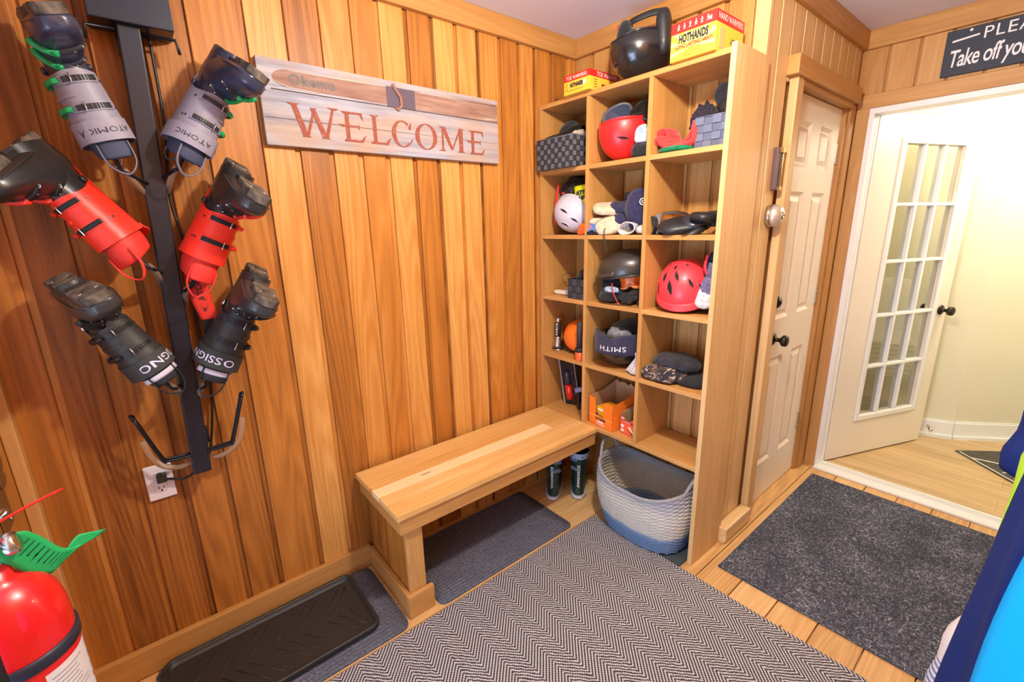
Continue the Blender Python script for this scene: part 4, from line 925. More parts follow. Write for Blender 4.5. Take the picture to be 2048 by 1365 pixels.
def helmet(label, shellmat, mat4, r=(.132, .106, .122), vents=(), brim=0.0, pads=True, group='helmets in the cubbies', rimcol=None, fill=None, top_knob=False, cat='helmet', base=None):
    o = thing('helmet', label, cat, group=group); o.matrix_world = mat4
    def PH(az): return math.radians(100+9*abs(math.sin(az))+9*max(0, -math.cos(az)))
    def pt(az, ph, off=0.0): return Vector(((r[0]+off)*math.cos(az)*math.sin(ph), (r[1]+off)*math.sin(az)*math.sin(ph), (r[2]+off)*math.cos(ph)))
    mb = MB(); mb.grid(lambda u, v: pt(2*PI*u, max(.001, PH(2*PI*u)*v)), 40, 18, closed_u=True)
    sh = link('shell', mb, shellmat, o, solid=.007)
    mb = MB(); mb.grid(lambda u, v: pt(2*PI*u, max(.001, (PH(2*PI*u)-.05)*v), -.016), 32, 12, closed_u=True, flip=True); mb.grid(lambda u, v: pt(2*PI*u, PH(2*PI*u)-.02-.03*v, -.006-.010*v), 32, 1, closed_u=True)
    link('liner', mb, M_PAD, o)
    mb = MB(); mb.tube([pt(2*PI*k/48, PH(2*PI*k/48), -.002) for k in range(48)], .005, 8, closed=True); link('rim_trim', mb, rimcol or shellmat, o)
    if brim:
        mb = MB(); mb.grid(lambda u, v: pt(math.radians(-72+144*u), PH(0)-.18+.18*v, .001+brim*v*math.cos(math.radians(-72+144*u)*1.1)), 20, 6); link('brim', mb, shellmat, o, solid=.004)
    for (az, ph, ln, wd, tilt) in vents:
        az, ph, tilt = math.radians(az), math.radians(ph), math.radians(tilt)
        def vp(a_, b_, off=.0013):
            da, dp = a_*ln*math.cos(tilt)-b_*wd*math.sin(tilt), a_*ln*math.sin(tilt)+b_*wd*math.cos(tilt)
            return pt(az+da/(r[1]*max(.3, math.sin(ph))), ph+dp/r[2], off)
        lens = lambda a_: max(.02, 1-abs(a_)**1.7)
        mb = MB(); mb.grid(lambda u, v: vp(2*u-1, (2*v-1)*lens(2*u-1)), 12, 4); v_ = link('vent', mb, M_VOID, sh)
        mb = MB(); mb.tube([vp(-1+2*k/12, 1.05*lens(-1+2*k/12), .001) for k in range(13)], .0022, 6); link('vent_lip', mb, shellmat, v_)
    if pads:
        for s in (-1, 1):
            mb = MB(); mb.blob((-.025, s*(r[1]-.016), -.058), (.045, .014, .052), .8, .8, 20, 12); link('ear_pad', mb, M_PAD, o)
            mb = MB(); mb.tube(bez([(-.02, s*(r[1]-.018), -.09), (.01, s*.06, -.135), (.02, 0, -.15 if s > 0 else -.145)], 5), .006, 6, flat=.3); link('chin_strap', mb, M_BLK, o)
    return o
def goggles(name, label, lensmat, framemat, strapmat, mat4, group='goggles in the cubbies', w=.082, h=.045, strap=None, ink=None, text=None, tsize=.03, strap_h=.021):
    o = thing(name, label, 'goggles', group=group); o.matrix_world = mat4
    R_ = .11
    def P(a, b, off=0.0):       # a -1..1 across, b -1..1 height
        an = a*w/R_; nb = b*h*(1-.45*math.exp(-(a*5)**2)*(b < 0))
        return Vector(((R_+off)*math.cos(an)-R_, (R_+off)*math.sin(an), nb))
    sq = lambda t: math.copysign(abs(t)**.55, t)
    mb = MB(); mb.grid(lambda u, v: P(sq(math.cos(2*PI*u))*v, sq(math.sin(2*PI*u))*v, .004), 36, 8, closed_u=True); link('lens', mb, lensmat, o)
    mb = MB(); mb.tube([P(sq(math.cos(2*PI*k/48)), sq(math.sin(2*PI*k/48)), .001) for k in range(48)], .0075, 8, closed=True); link('frame', mb, framemat, o)
    mb = MB(); mb.tube([P(sq(math.cos(2*PI*k/48))*.97, sq(math.sin(2*PI*k/48))*.97, -.016) for k in range(48)], .010, 8, closed=True); link('face_foam', mb, M_GREYP, o)
    st = strap or [(-.035, .083, 0), (-.09, .085, .0), (-.15, .05, .005), (-.165, 0, .005), (-.15, -.05, .005), (-.09, -.085, 0), (-.035, -.083, 0)]
    path = bez(st, 6); mb = MB(); n = len(path)-1
    mb.grid(lambda u, v: path[round(u*n)]+Vector((0, 0, (v-.5)*2*strap_h)), n, 2); s_ = link('strap', mb, strapmat, o, solid=.003)
    return o
def glove(label, mat_back, mat_palm, mat4, group='gloves in the cubbies', mitten=False, cuffmat=None, curl=.5, s=1.0, thumb=True):
    o = thing('mitten' if mitten else 'glove', label, 'mitten' if mitten else 'glove', group=group); o.matrix_world = mat4 @ Matrix.Scale(s, 4)
    # local: fingers +X, back of hand +Z
    mb = MB(); mb.blob((0, 0, 0), (.058, .046, .022), .8, .75, 28, 16, .004, 30, len(label)*.37); link('hand', mb, mat_back, o)
    mb = MB(); mb.blob((.004, 0, -.010), (.056, .043, .019), .8, .75, 24, 12, .003, 30, 3); link('palm_patch', mb, mat_palm, o)
    if mitten:
        mb = MB(); mb.blob((.062, 0, -.006), (.072, .046, .021), .7, .62, 32, 16, .004, 25, 5); link('finger_pouch', mb, mat_palm, o)
        mb = MB(); mb.tube([(.062+.070*math.cos(k), .045*math.copysign(abs(math.sin(k))**.62, math.sin(k)), -.004) for k in [(-1.3+2.6*q/16) for q in range(17)]], .0022, 6); link('welt', mb, mat_back, o)
    else:
        for k, (y, ln) in enumerate(((.033, .07), (.011, .082), (-.011, .078), (-.033, .06))):
            P_ = [(.045, y, 0), (.045+ln*.45, y*1.12, .004), (.045+ln*.8, y*1.2, -.010*curl*2), (.045+ln, y*1.2, -.03*curl*2)]
            mb = MB(); mb.tube(bez(P_, 4), lambda t_: .0125*(1-.35*max(0, t_-.75)/.25), 10); link('finger', mb, mat_back if k else mat_palm, o)
    if thumb: mb = MB(); mb.tube(bez([(-.02, .035, -.004), (.015, .062, -.006), (.05, .072, -.014), (.065, .068, -.02)], 4), lambda t_: .0145*(1-.4*max(0, t_-.75)/.25), 10, tone=.5); link('thumb', mb, mat_palm, o)
    mb = MB(); mb.grid(lambda u, v: Vector((-.045-.075*v, (.036+.014*v)*math.cos(2*PI*u), (.020+.014*v)*math.sin(2*PI*u)))+Vector((0, 0, .002*math.sin(9*u*PI))), 26, 8, closed_u=True); link('gauntlet', mb, cuffmat or mat_back, o, solid=.004)
    return o
def heap(name, label, cat, mat, c, r, disp=.012, freq=16, seed=1.0, zmin=None, e1=.8, e2=.8, group=None, M=None, nu=44, nv=26):
    mb = MB(); mb.blob((0, 0, 0), r, e1, e2, nu, nv, disp, freq, seed, M=M, zmin=-r[2]*.72 if zmin is None else zmin)
    o = link(name, mb, mat, loc=c); return tag(o, label, cat, group)
def woven_box(name, label, lo, hi, cols, rows, depth_cols, ma, mb_, group, jig=.0016, floor_=True):
    x0, y0, z0 = lo; x1, y1, z1 = hi; o = thing(name, label, 'basket', ((x0+x1)/2, (y0+y1)/2, z0), group=group)
    cx, cy = (x0+x1)/2, (y0+y1)/2; mb = MB()
    def face(pa, pb, n, cols):
        pa, pb = Vector(pa), Vector(pb)
        for i in range(cols):
            for j in range(rows):
                k = (i+j) % 2; off = Vector(n)*(jig if k else -jig*.2); a = pa.lerp(pb, i/cols+.004); b = pa.lerp(pb, (i+1)/cols-.004); za, zb = (z1-z0)*j/rows+.0008, (z1-z0)*(j+1)/rows-.0008
                vv = Vector((0, 0, za)); ww = Vector((0, 0, zb))
                b0 = len(mb.v); O = [a+vv+off, b+vv+off, b+ww+off, a+ww+off]; I_ = [p-Vector(n)*.004-off for p in O]
                mb.v += [tuple(p) for p in O+I_]; mat = k
                mb.face([b0, b0+1, b0+2, b0+3], [(0, 0), (1, 0), (1, 1), (0, 1)], .5, mat)
                for q in ((0, 1), (1, 2), (2, 3), (3, 0)): mb.face([b0+q[0], b0+q[1], b0+4+q[1], b0+4+q[0]], None, .5, mat)
    X0, X1, Y0, Y1 = x0-cx, x1-cx, y0-cy, y1-cy
    face((X0, Y1, 0), (X0, Y0, 0), (-1, 0, 0), cols); face((X1, Y0, 0), (X1, Y1, 0), (1, 0, 0), cols); face((X0, Y0, 0), (X1, Y0, 0), (0, -1, 0), depth_cols); face((X1, Y1, 0), (X0, Y1, 0), (0, 1, 0), depth_cols)
    mb.box(X0+.003, X1-.003, Y0+.003, Y1-.003, .0005, .004); link('woven_wall', mb, [ma, mb_], o)
    mb = MB(); e = .001
    mb.tube([(X0, Y0, z1-z0), (X1, Y0, z1-z0), (X1, Y1, z1-z0), (X0, Y1, z1-z0)], .003, 8, closed=True); link('rim', mb, ma, o)
    return o
def strapweave(name, c):
    t = NT(name); uv = t.uv(); wv = t.math('SINE', t.math('MULTIPLY', t.n('ShaderNodeSeparateXYZ', inp={0: t.obj()}).outputs[2], 1900.0)); n = t.noise(t.obj(), 300, 2)
    t.set(color=t.mix(t.math('MULTIPLY_ADD', wv, .18, t.math('MULTIPLY', n, .5)), c, (c[0]*1.6, c[1]*1.6, c[2]*1.6, 1)), rough=.8, spec=.2); return t.mat
W_DK, W_LT = strapweave('dark_woven_strap', S(52, 50, 54)), strapweave('grey_woven_strap', S(96, 97, 102)); W_BL1, W_BL2 = strapweave('blue_grey_woven_strap', S(86, 92, 112)), strapweave('blue_grey_strap_two', S(98, 104, 124))
# ---- cartons of hand and toe warmers
M_YEL = plain('carton_yellow', S(250, 196, 62), .45); M_REDC = plain('carton_red', S(208, 44, 34), .45); M_INKC = plain('carton_ink', S(34, 38, 52), .6); M_INKR = plain('carton_red_ink', S(150, 52, 36), .6); M_WINK = plain('carton_white', S(246, 240, 232), .5); M_PALEY = plain('carton_pale_yellow', S(255, 226, 130), .5); M_KRAFT = plain('carton_kraft', S(186, 150, 110), .8); M_ORG = plain('carton_orange', S(246, 128, 36), .45)
def carton(name, label, lo, hi, band):
    x0, y0, z0 = lo; x1, y1, z1 = hi; cx, cy = (x0+x1)/2, (y0+y1)/2; H = z1-z0
    o = thing(name, label, 'box', (cx, cy, z0), group=None); hx, hy = (x1-x0)/2, (y1-y0)/2
    mb = MB(); mb.box(-hx, hx, -hy, hy, 0, H); link('carton', mb, M_YEL, o, bevel=.0012)
    mb = MB(); e = .0005; mb.box(-hx-e, hx+e, -hy-e, hy+e, H-band, H+e); link('red_band', mb, M_REDC, o)
    return o, hx, hy, H
def FX(o_, hx, y, z): return frame((-hx-.0009, y, z), (0, -1, 0), (0, 0, 1))      # lettering on the face towards -x
def FY(o_, hy, x, z): return frame((x, -hy-.0009, z), (1, 0, 0), (0, 0, 1))       # lettering on the face towards -y
o, hx, hy, H = carton('toe_warmer_box', 'small red and yellow toe warmers carton on top of the cubby shelf', (-.289, -.350, ZT), (-.085, -.199, ZT+.079), .026)
mb = MB(); add_text(mb, 'TOE WARMERS', .021, FX(0, hx, 0, H-.014), align='CENTER', bold=.0007, xs=.86); link('heading', mb, M_WINK, o)
mb = MB(); add_text(mb, 'TOE WARMERS', .024, FY(0, hy, .02, H-.014), align='CENTER', bold=.0008, xs=.9); link('heading', mb, M_WINK, o)
mb = MB(); add_text(mb, 'HOTHANDS', .022, FX(0, hx, 0, .034), align='CENTER', bold=.0016, xs=.62); link('lettering', mb, M_INKC, o)
mb = MB(); add_text(mb, 'LONG LASTING HEAT!', .009, FX(0, hx, .005, .014), align='CENTER'); link('lettering', mb, M_INKR, o)
mb = MB(); mb.prism([(-hx-.0006, -.040, .026), (-hx-.0006, -.056, .026), (-hx-.0006, -.056, .044), (-hx-.0006, -.040, .044)], (-.0004, 0, 0)); link('sticker', mb, M_WINK, o)
mb = MB()
for k in range(4): mb.box(-hx-.001, -hx, .052, .067, .016+k*.009, .018+k*.009); mb.box(-.072, -.05, -hy-.001, -hy, .012+k*.010, .0145+k*.010)
mb.box(-.02, .035, -hy-.001, -hy, .008, .03); link('print', mb, M_INKR, o)
o, hx, hy, H = carton('hand_warmer_box', 'large red and yellow hand warmers carton on top of the cubby shelf', (-.281, -.906, ZT), (-.083, -.735, ZT+.124), .036)
mb = MB()
for k in range(9):
    a = math.radians(-8+k*24); b = a+math.radians(11); P_ = [(-hx-.0006, .0, .035)]
    for q in (a, b):
        dy, dz = math.cos(q), math.sin(q); t_ = min((hy-.001)/max(abs(dy), 1e-6), ((H-.037)-.035)/max(dz, 1e-6) if dz > 0 else .034/max(-dz, 1e-6)); P_.append((-hx-.0006, -dy*t_, .035+dz*t_))
    mb.prism(P_, (-.0002, 0, 0))
link('sun_rays', mb, M_PALEY, o)
mb = MB(); add_text(mb, 'HOTHANDS', .036, FX(0, hx, -.002, .066), align='CENTER', bold=.0020, xs=.56); link('lettering', mb, M_INKC, o)
mb = MB(); add_text(mb, 'LONG LASTING HEAT!', .0155, FX(0, hx, -.004, .043), align='CENTER', bold=.0008, xs=.9); link('lettering', mb, M_INKR, o)
mb = MB(); 
for k, tx in enumerate(('Ready to use', 'Air activated', 'Safe, natural heat')): add_text(mb, tx, .0088, FX(0, hx, .018, .031-k*.0095)); mb.tube([(-hx-.001, .029, .031-k*.0095), (-hx-.001, .026, .028-k*.0095), (-hx-.001, .021, .036-k*.0095)], .0008, 5)
link('lettering', mb, M_INKC, o)
mb = MB(); add_text(mb, 'HAND WARMERS', .0285, FY(0, hy, 0, H-.017), align='CENTER', bold=.0009, xs=.80); link('heading', mb, M_WINK, o)
mb = MB(); add_text(mb, 'HOTHANDS', .034, FY(0, hy, .045, .040), align='CENTER', bold=.0008, xs=.42); link('lettering', mb, M_INKC, o)
mb = MB(); mb.box(-.075, -.035, -hy-.001, -hy, .012, .075); link('picture', mb, plain('carton_picture_tan', S(216, 172, 106), .6), o)
for k in range(6):
    y = .056-k*.022; z = H-.020; x = -hx-.001; mb = MB()
    mb.tube([(x, y, z+.008), (x, y, z)], .0013, 6); mb.tube([(x, y, z), (x, y+.004, z-.007)], .0011, 6); mb.tube([(x, y, z), (x, y-.004, z-.006)], .0011, 6); mb.tube([(x, y+.005, z+.003*(k % 3)), (x, y, z+.006), (x, y-.005, z+.004-.003*(k % 2))], .001, 6); mb.lathe([(0, 0), (.0021, 0), (.0021, .0006), (0, .0006)], 10, FX(0, hx, y, z+.0105))
    if k == 5: mb.box(x-.0003, x, y-.014, y-.006, z-.006, z+.006)
    link('sport_icon', mb, M_WINK, o)
# ---- top of the shelf : black helmet lying upside down with ear flaps up
o = helmet('glossy black helmet upside down on top of the shelf between cartons', M_BLKG, axes((-.155, -.515, ZT+.126), (-.75, .2, .0), (0.05, -.08, -1)), r=(.135, .118, .124), vents=((10, 60, .018, .006, 0),), pads=False)
iv = o.matrix_world.inverted()
mb = MB(); mb.blob((0, 0, 0), (.05, .028, .062), .7, .8, 24, 16, .004, 20, 2, M=iv @ rotz((-.19, -.455, ZT+.185), .3, 0, .15)); link('ear_flap', mb, M_PAD, o)
mb = MB(); mb.blob((0, 0, 0), (.045, .028, .085), .6, .8, 24, 16, .003, 20, 4, M=iv @ rotz((-.15, -.618, ZT+.165), .3, 0, -.06)); link('ear_flap', mb, M_BLK, o)
mb = MB(); mb.tube([iv @ Vector(p) for p in bez([(-.19, -.455, ZT+.225), (-.19, -.50, ZT+.235), (-.17, -.56, ZT+.245), (-.15, -.61, ZT+.243)], 6)], .013, 8, flat=.35); link('chin_strap', mb, M_BLK, o)
mb = MB(); mb.box(-.205, -.185, -.432, -.425, ZT+.215, ZT+.235, None, .5, 0, iv); link('red_tab', mb, M_REDC, o)
# ---- row 1
G1 = 'woven storage baskets'
o = woven_box('woven_basket', 'charcoal checked woven basket filled with black gloves', (-.300, -.268, Z1), (-.06, -.026, Z1+.137), 10, 6, 10, W_LT, W_DK, G1)
glove('black leather glove lying over the checked basket, nearest the corner', F_LEATH, F_LEATH, axes((-.20, -.105, Z1+.155), (-.25, .95, -.05), (-.4, 0, 1)), s=.95, curl=.25)
glove('black leather mitten heaped highest over the checked basket', F_LEATH, F_BLK, axes((-.16, -.165, Z1+.165), (.3, .9, .55), (-.6, -.1, .8)), s=1.05, mitten=True)
heap('crumpled_cloth', 'cream and grey crumpled cloth in the checked basket beside black gloves', 'cloth', fab('cream_grey_print', S(214, 200, 178), S(120, 112, 112), 40), (-.19, -.235, Z1+.137), (.07, .026, .028), .012, 30, 5.0)
heap('crumpled_cloth', 'dark plum crumpled cloth at the divider end of the checked basket', 'cloth', fab('plum_print', S(120, 62, 92), S(40, 36, 52), 50), (-.11, -.235, Z1+.133), (.05, .024, .028), .010, 30, 9.0)
M_RHEL = plain('satin_red', S(232, 38, 40), .38, coat=.2)
helmet('red helmet upside down holding goggles on the top row', M_RHEL, axes((-.155, -.452, Z1+.133), (-.72, .35, 0), (.05, .02, -1)), r=(.122, .104, .130), vents=((-62, 72, .026, .006, 8), (30, 72, .016, .005, 0), (-150, 70, .02, .006, 0)), pads=False)
M_LENSD = plain('smoky_blue_lens', S(70, 84, 112), .08, .4, coat=.8)
t = NT('orange_frame'); t.set(color=S(240, 86, 52), rough=.4); M_ORF = t.mat
goggles('ski_goggles', 'grey ski goggles with orange strap standing in the red helmet', M_LENSD, plain('grey_goggle_frame', S(84, 84, 88), .4), M_ORF, axes((-.195, -.430, Z1+.200), (-.80, -.30, .35), (.15, .45, .8)), w=.066, h=.040, strap=[(-.03, .066, -.01), (-.05, .05, -.04), (-.04, .0, -.062), (-.03, -.06, -.05), (-.02, -.075, -.02), (-.03, -.066, 0)], strap_h=.008)
goggles('ski_goggles', 'black ski goggles in the red helmet, nearer the divider', M_BLKG, M_BLK, M_BLK, axes((-.150, -.545, Z1+.205), (-.7, -.3, .5), (.3, -.35, .8)), w=.06, h=.042, strap=[(-.03, .06, 0), (-.06, .03, -.01), (-.07, 0, -.01), (-.06, -.03, -.01), (-.03, -.06, 0)], strap_h=.012)
heap('bobble_hat', 'white and pale blue cap tucked between red helmet and divider', 'cap', fab('white_blue_print', S(226, 228, 234), S(140, 166, 206), 22), (-.205, -.592, Z1+.088), (.035, .042, .040), .008, 22, 3.0)
heap('ear_warmer', 'black headband below the white cap beside the red helmet', 'headband', F_BLK, (-.215, -.590, Z1+.026), (.045, .044, .034), .006, 18, 4.0)
# red ribbed scarf, green shirt, basket
t = NT('red_rib_knit'); n = t.noise(t.obj(), 200, 2); t.set(color=t.mix(n, S(246, 66, 56), S(206, 30, 36)), rough=.85, sheen=.3, normal=t.bump(n, .5, .002)); M_KNIT = t.mat
o = thing('knit_cowl', 'red ribbed knit cowl on the top row beside a basket', 'scarf', (-.20, -.720, Z1+.022))
mb = MB(); NR = 150
pth = bez([(-.01, .075, .012), (-.03, .062, .066), (-.005, .045, .074), (.005, .028, .034), (.0, -.005, .012), (-.01, -.045, .018), (.0, -.070, .058), (-.01, -.083, .086), (-.03, -.098, .060), (-.035, -.096, .016), (-.035, -.06, .004), (-.04, -.01, .0), (-.045, .03, .012), (-.045, .055, .040), (-.04, .07, .02)], 14); npth = len(pth)-1
def cowl(u, v):
    i = u*npth; k = min(int(i), npth-1); p = Vector(pth[k]).lerp(Vector(pth[k+1]), i-k); d = (Vector(pth[min(k+1, npth)])-Vector(pth[max(k-1, 0)])).normalized(); n_ = Vector((0, d.z, -d.y))
    rib = .0055*abs(math.sin(u*PI*30)); a = 2*PI*v
    return p+Vector((.055+.050*math.cos(a), 0, 0))+n_*((.011+rib)*math.sin(a))
mb.grid(cowl, 220, 14, closed_v=True); link('knit_tube', mb, M_KNIT, o)
heap('folded_shirt', 'green folded cloth with white print under the red cowl', 'cloth', fab('green_jersey', S(18, 130, 84), S(12, 96, 62)), (-.155, -.735, Z1+.013), (.10, .082, .018), .004, 18, 2.0)
woven_box('woven_basket', 'blue grey woven basket holding black gloves beside the side panel', (-.215, -.953, Z1), (-.04, -.818, Z1+.112), 4, 4, 5, W_BL1, W_BL2, G1, jig=.0022)
t = NT('dark_fur'); n = t.noise(t.obj(), 140, 4, .8); t.set(color=t.ramp(n, [(.4, S(24, 20, 32)), (.7, S(74, 62, 86))]), rough=1.0, normal=t.bump(n, 1.0, .006)); M_FUR = t.mat
heap('fuzzy_pompom', 'dark purple fuzzy pompom behind the red cowl', 'pompom', M_FUR, (-.10, -.790, Z1+.095), (.05, .045, .085), .016, 60, 2.0, zmin=-.082, nu=60, nv=40)
glove('black leather mitten poking up from the blue grey basket', F_LEATH, F_BLK, axes((-.12, -.893, Z1+.150), (.1, .45, .8), (-.9, 0, .1)), mitten=True, s=.75)
glove('black glove with yellow tab lying across the blue grey basket', F_LEATH, F_BLK, axes((-.14, -.870, Z1+.124), (-.3, .9, -.05), (-.3, 0, 1)), s=.5, cuffmat=plain('mustard_tab', S(200, 150, 60), .7), curl=.2)
# ---- row 2
helmet('white helmet upside down under a black mesh bag', plain('pearl_white_shell', S(206, 204, 216), .4, coat=.2), axes((-.155, -.155, Z2+.110), (-.25, .88, .30), (-.55, -.20, -.78)), r=(.112, .098, .104), vents=((-80, 55, .025, .006, 17), (-128, 45, .022, .0055, -8), (-100, 18, .027, .006, 8)), pads=False)
t = NT('black_mesh_nylon'); v = t.n('ShaderNodeTexVoronoi', inp={'Vector': t.obj(), 'Scale': 260}).outputs['Distance']; n = t.noise(t.obj(), 26, 3); t.set(color=t.ramp(n, [(.4, S(22, 22, 24)), (.7, S(60, 60, 62))]), rough=.45, normal=t.bump(t.math('ADD', v, n), .7, .004)); M_MESH = t.mat
o = thing('drawstring_bag', 'black mesh drawstring bag with red cord stuffed over the white helmet', 'bag', (-.095, -.115, Z2+.20))
mb = MB(); mb.blob((0, 0, .0), (.075, .094, .080), .9, .85, 48, 28, .016, 20, 6); link('bag_body', mb, M_MESH, o)
M_RCORD = plain('red_cord', S(226, 48, 44), .6)
mb = MB(); mb.tube(bez([(-.085, .058, .055), (-.098, .066, -.02), (-.10, .068, -.085), (-.105, .066, -.145)], 6), .0035, 8); mb.tube(bez([(-.087, .050, .055), (-.095, .058, -.02), (-.10, .060, -.09), (-.108, .063, -.150)], 6), .003, 8); mb.tube(bez([(-.096, .064, -.075), (-.10, .03, -.060), (-.09, -.01, -.064)], 6), .004, 8); link('red_drawcord', mb, M_RCORD, o)
mb = MB(); mb.box(-.092, -.080, .016, .028, .002, .012); link('cord_lock', mb, M_RCORD, o, bevel=.002); mb = MB(); mb.tube(bez([(-.085, .02, .0), (-.085, .01, -.03), (-.088, -.01, -.04), (-.09, -.02, -.045)], 5), .0012, 6); link('cord_tail', mb, M_GREYP, o)
o = thing('snack_packet', 'lime yellow packet with black lettering beside the white helmet', 'packet', (-.175, -.246, Z2+.160))
mb = MB(); mb.grid(lambda u, v: Vector((.012*math.sin(PI*u)*math.sin(PI*v)*-1, .055-.11*u-.012*math.sin(v*5)*.4, -.085+.165*v)), 10, 14); link('pouch', mb, plain('lime_film', S(214, 214, 20), .3, coat=.4), o, solid=.004)
mb = MB(); Mx = lambda y, z: frame((-.0150, y, z), (0, -1, -.06), (-.02, 0, 1))
for k, tx in enumerate(('ATTACH', 'HERE', 'MON')): add_text(mb, tx, .026, Mx(.046-.014*(k > 0), .045-k*.026), bold=.0016, depth=.0004)
link('lettering', mb, M_INKC, o)
mb = MB(); mb.lathe([(0, 0), (.019, 0), (.019, .0008), (0, .0008)], 20, frame((-.0140, .012, -.040), (0, -1, 0), (0, 0, 1))); link('badge', mb, M_WINK, o)
o.rotation_euler = (math.radians(-7), 0, math.radians(12))
heap('crumpled_wrapper', 'orange crumpled mesh wad at the foot of the divider', 'cloth', fab('orange_mesh', S(250, 110, 40), S(230, 70, 24), 90), (-.235, -.285, Z2+.024), (.028, .026, .030), .010, 50, 3)
# gloves and mittens of the middle cell
glove('cream and navy mitten topmost in the glove pile', F_NAVY, F_TAN, axes((-.165, -.445, Z2+.122), (-.50, .72, .02), (-.55, -.15, 1)), s=.95, thumb=False, mitten=True, cuffmat=F_NAVY)
glove('cream and navy mitten in the middle of the glove pile', F_NAVY, F_TAN, axes((-.165, -.480, Z2+.075), (-.55, .60, -.32), (-.7, -.3, .62)), s=1.1, mitten=True, cuffmat=F_NAVY)
glove('cream suede mitten at the divider end of the glove pile', F_TAN, F_TAN, axes((-.17, -.395, Z2+.068), (-.55, .62, .0), (-.3, .1, 1)), s=.80, thumb=False, mitten=True)
glove('tan glove with white fleece cuff lowest in the glove pile', fab('golden_tan_hide', S(206, 164, 92), S(178, 134, 66)), F_WHITE, axes((-.15, -.530, Z2+.040), (.75, .1, .1), (-.3, .2, 1)), s=.85, cuffmat=F_WHITE)
heap('fleece_mitten', 'white fleece lining spilling at the divider below the tan glove', 'cloth', F_WHITE, (-.19, -.600, Z2+.020), (.045, .030, .022), .005, 25, 7)
o = thing('navy_hat', 'navy hat with round white badge behind the glove pile', 'hat', (-.12, -.555, Z2+.105))
mb = MB(); mb.blob((0, 0, 0), (.095, .078, .090), .6, .7, 44, 26, .014, 15, 8); link('hat_body', mb, F_NAVY, o)
mb = MB(); Mh = frame((-.092, -.044, .034), (.35, -.9, 0), (-.1, 0, 1)); mb.tube([Mh @ Vector((.0135*math.cos(k*PI/10), .0135*math.sin(k*PI/10), .002)) for k in range(20)], .0024, 6, closed=True); mb.tube([Mh @ Vector((.005*math.cos(k*PI/6), .005*math.sin(k*PI/6), .002)) for k in range(12)], .0018, 6, closed=True); link('badge', mb, M_WINK, o)
heap('knit_pompom', 'black fuzzy tassel on top of the glove pile at the back', 'pompom', M_FUR, (-.10, -.475, Z2+.172), (.04, .05, .022), .012, 50, 5)
t = NT('blue_red_print'); n = t.noise(t.obj(), 30, 3); t.set(color=t.ramp(n, [(.40, S(52, 104, 186)), (.55, S(70, 130, 210)), (.72, S(206, 52, 60))]), rough=.4); M_BRP = t.mat
goggles('ski_goggles', 'blue lensed goggles in black frame under the glove pile', M_BRP, F_BLK, F_BLK, axes((-.245, -.352, Z2+.033), (-.85, -.30, .38), (.3, 0, 1)), w=.062, h=.030, strap=[(-.03, .062, 0), (-.05, .03, -.005), (-.05, -.03, -.005), (-.03, -.062, 0)], strap_h=.010)
mb = MB(); mb.tube(bez([(-.262, -.438, Z2+.03), (-.272, -.442, Z2+.0), (-.27, -.448, Z2-.04), (-.268, -.455, Z2-.075)], 6), .0016, 6); mb.tube(bez([(-.262, -.432, Z2+.03), (-.273, -.436, Z2-.0), (-.271, -.442, Z2-.03)], 6), .0016, 6); tag(link('drawcord', mb, plain('dark_green_cord', S(50, 66, 54), .7)), 'thin dark drawcord hanging over the shelf edge below the gloves', 'cord')
# right cell : goggles and shiny black gloves
t = NT('amber_mirror_lens'); n = t.noise(t.obj(), 14, 2); t.set(color=t.ramp(n, [(.35, S(70, 44, 40)), (.55, S(150, 92, 50)), (.7, S(220, 150, 70))]), rough=.1, metal=.5, coat=.6); M_AMB = t.mat
goggles('ski_goggles', 'amber lensed goggles lying by the shiny black gloves', M_AMB, M_BLK, F_BLK, axes((-.20, -.755, Z2+.060), (-.45, -.45, .72), (.35, .25, .8)), w=.078, h=.042, strap=[(-.03, .08, 0), (-.06, .095, -.03), (-.055, .10, -.05), (-.05, .06, -.05), (-.05, 0, -.03), (-.06, -.06, -.0), (-.03, -.08, 0)])
o = thing('goggle_strap', 'grey and black folded goggle strap standing beside the amber goggles', 'strap', (-.215, -.688, Z2))
mb = MB(); mb.grid(lambda u, v: Vector((-.02+.04*v, .022-.012*math.sin(u*4), .002+.075*u)), 10, 3); link('strap_band', mb, F_BLK, o, solid=.006)
mb = MB(); mb.grid(lambda u, v: Vector((-.03+.035*v, -.008-.010*math.sin(u*3.4), .002+.082*u)), 10, 3); link('strap_band', mb, fab('grey_elastic', S(124, 122, 118)), o, solid=.006)
M_SHINY = plain('shiny_black_nylon', S(44, 46, 54), .28, coat=.3, bump=.6, bscale=26)
glove('shiny black mitten lying against the amber goggles', M_SHINY, F_LEATH, axes((-.185, -.835, Z2+.050), (-.45, .55, -.10), (-.5, -.2, .8)), s=1.05, mitten=True)
glove('shiny black mitten beside the side panel, behind the other shiny one', M_SHINY, F_LEATH, axes((-.12, -.890, Z2+.066), (-.85, .15, .05), (-.1, -.1, .9)), s=1.0, mitten=True)
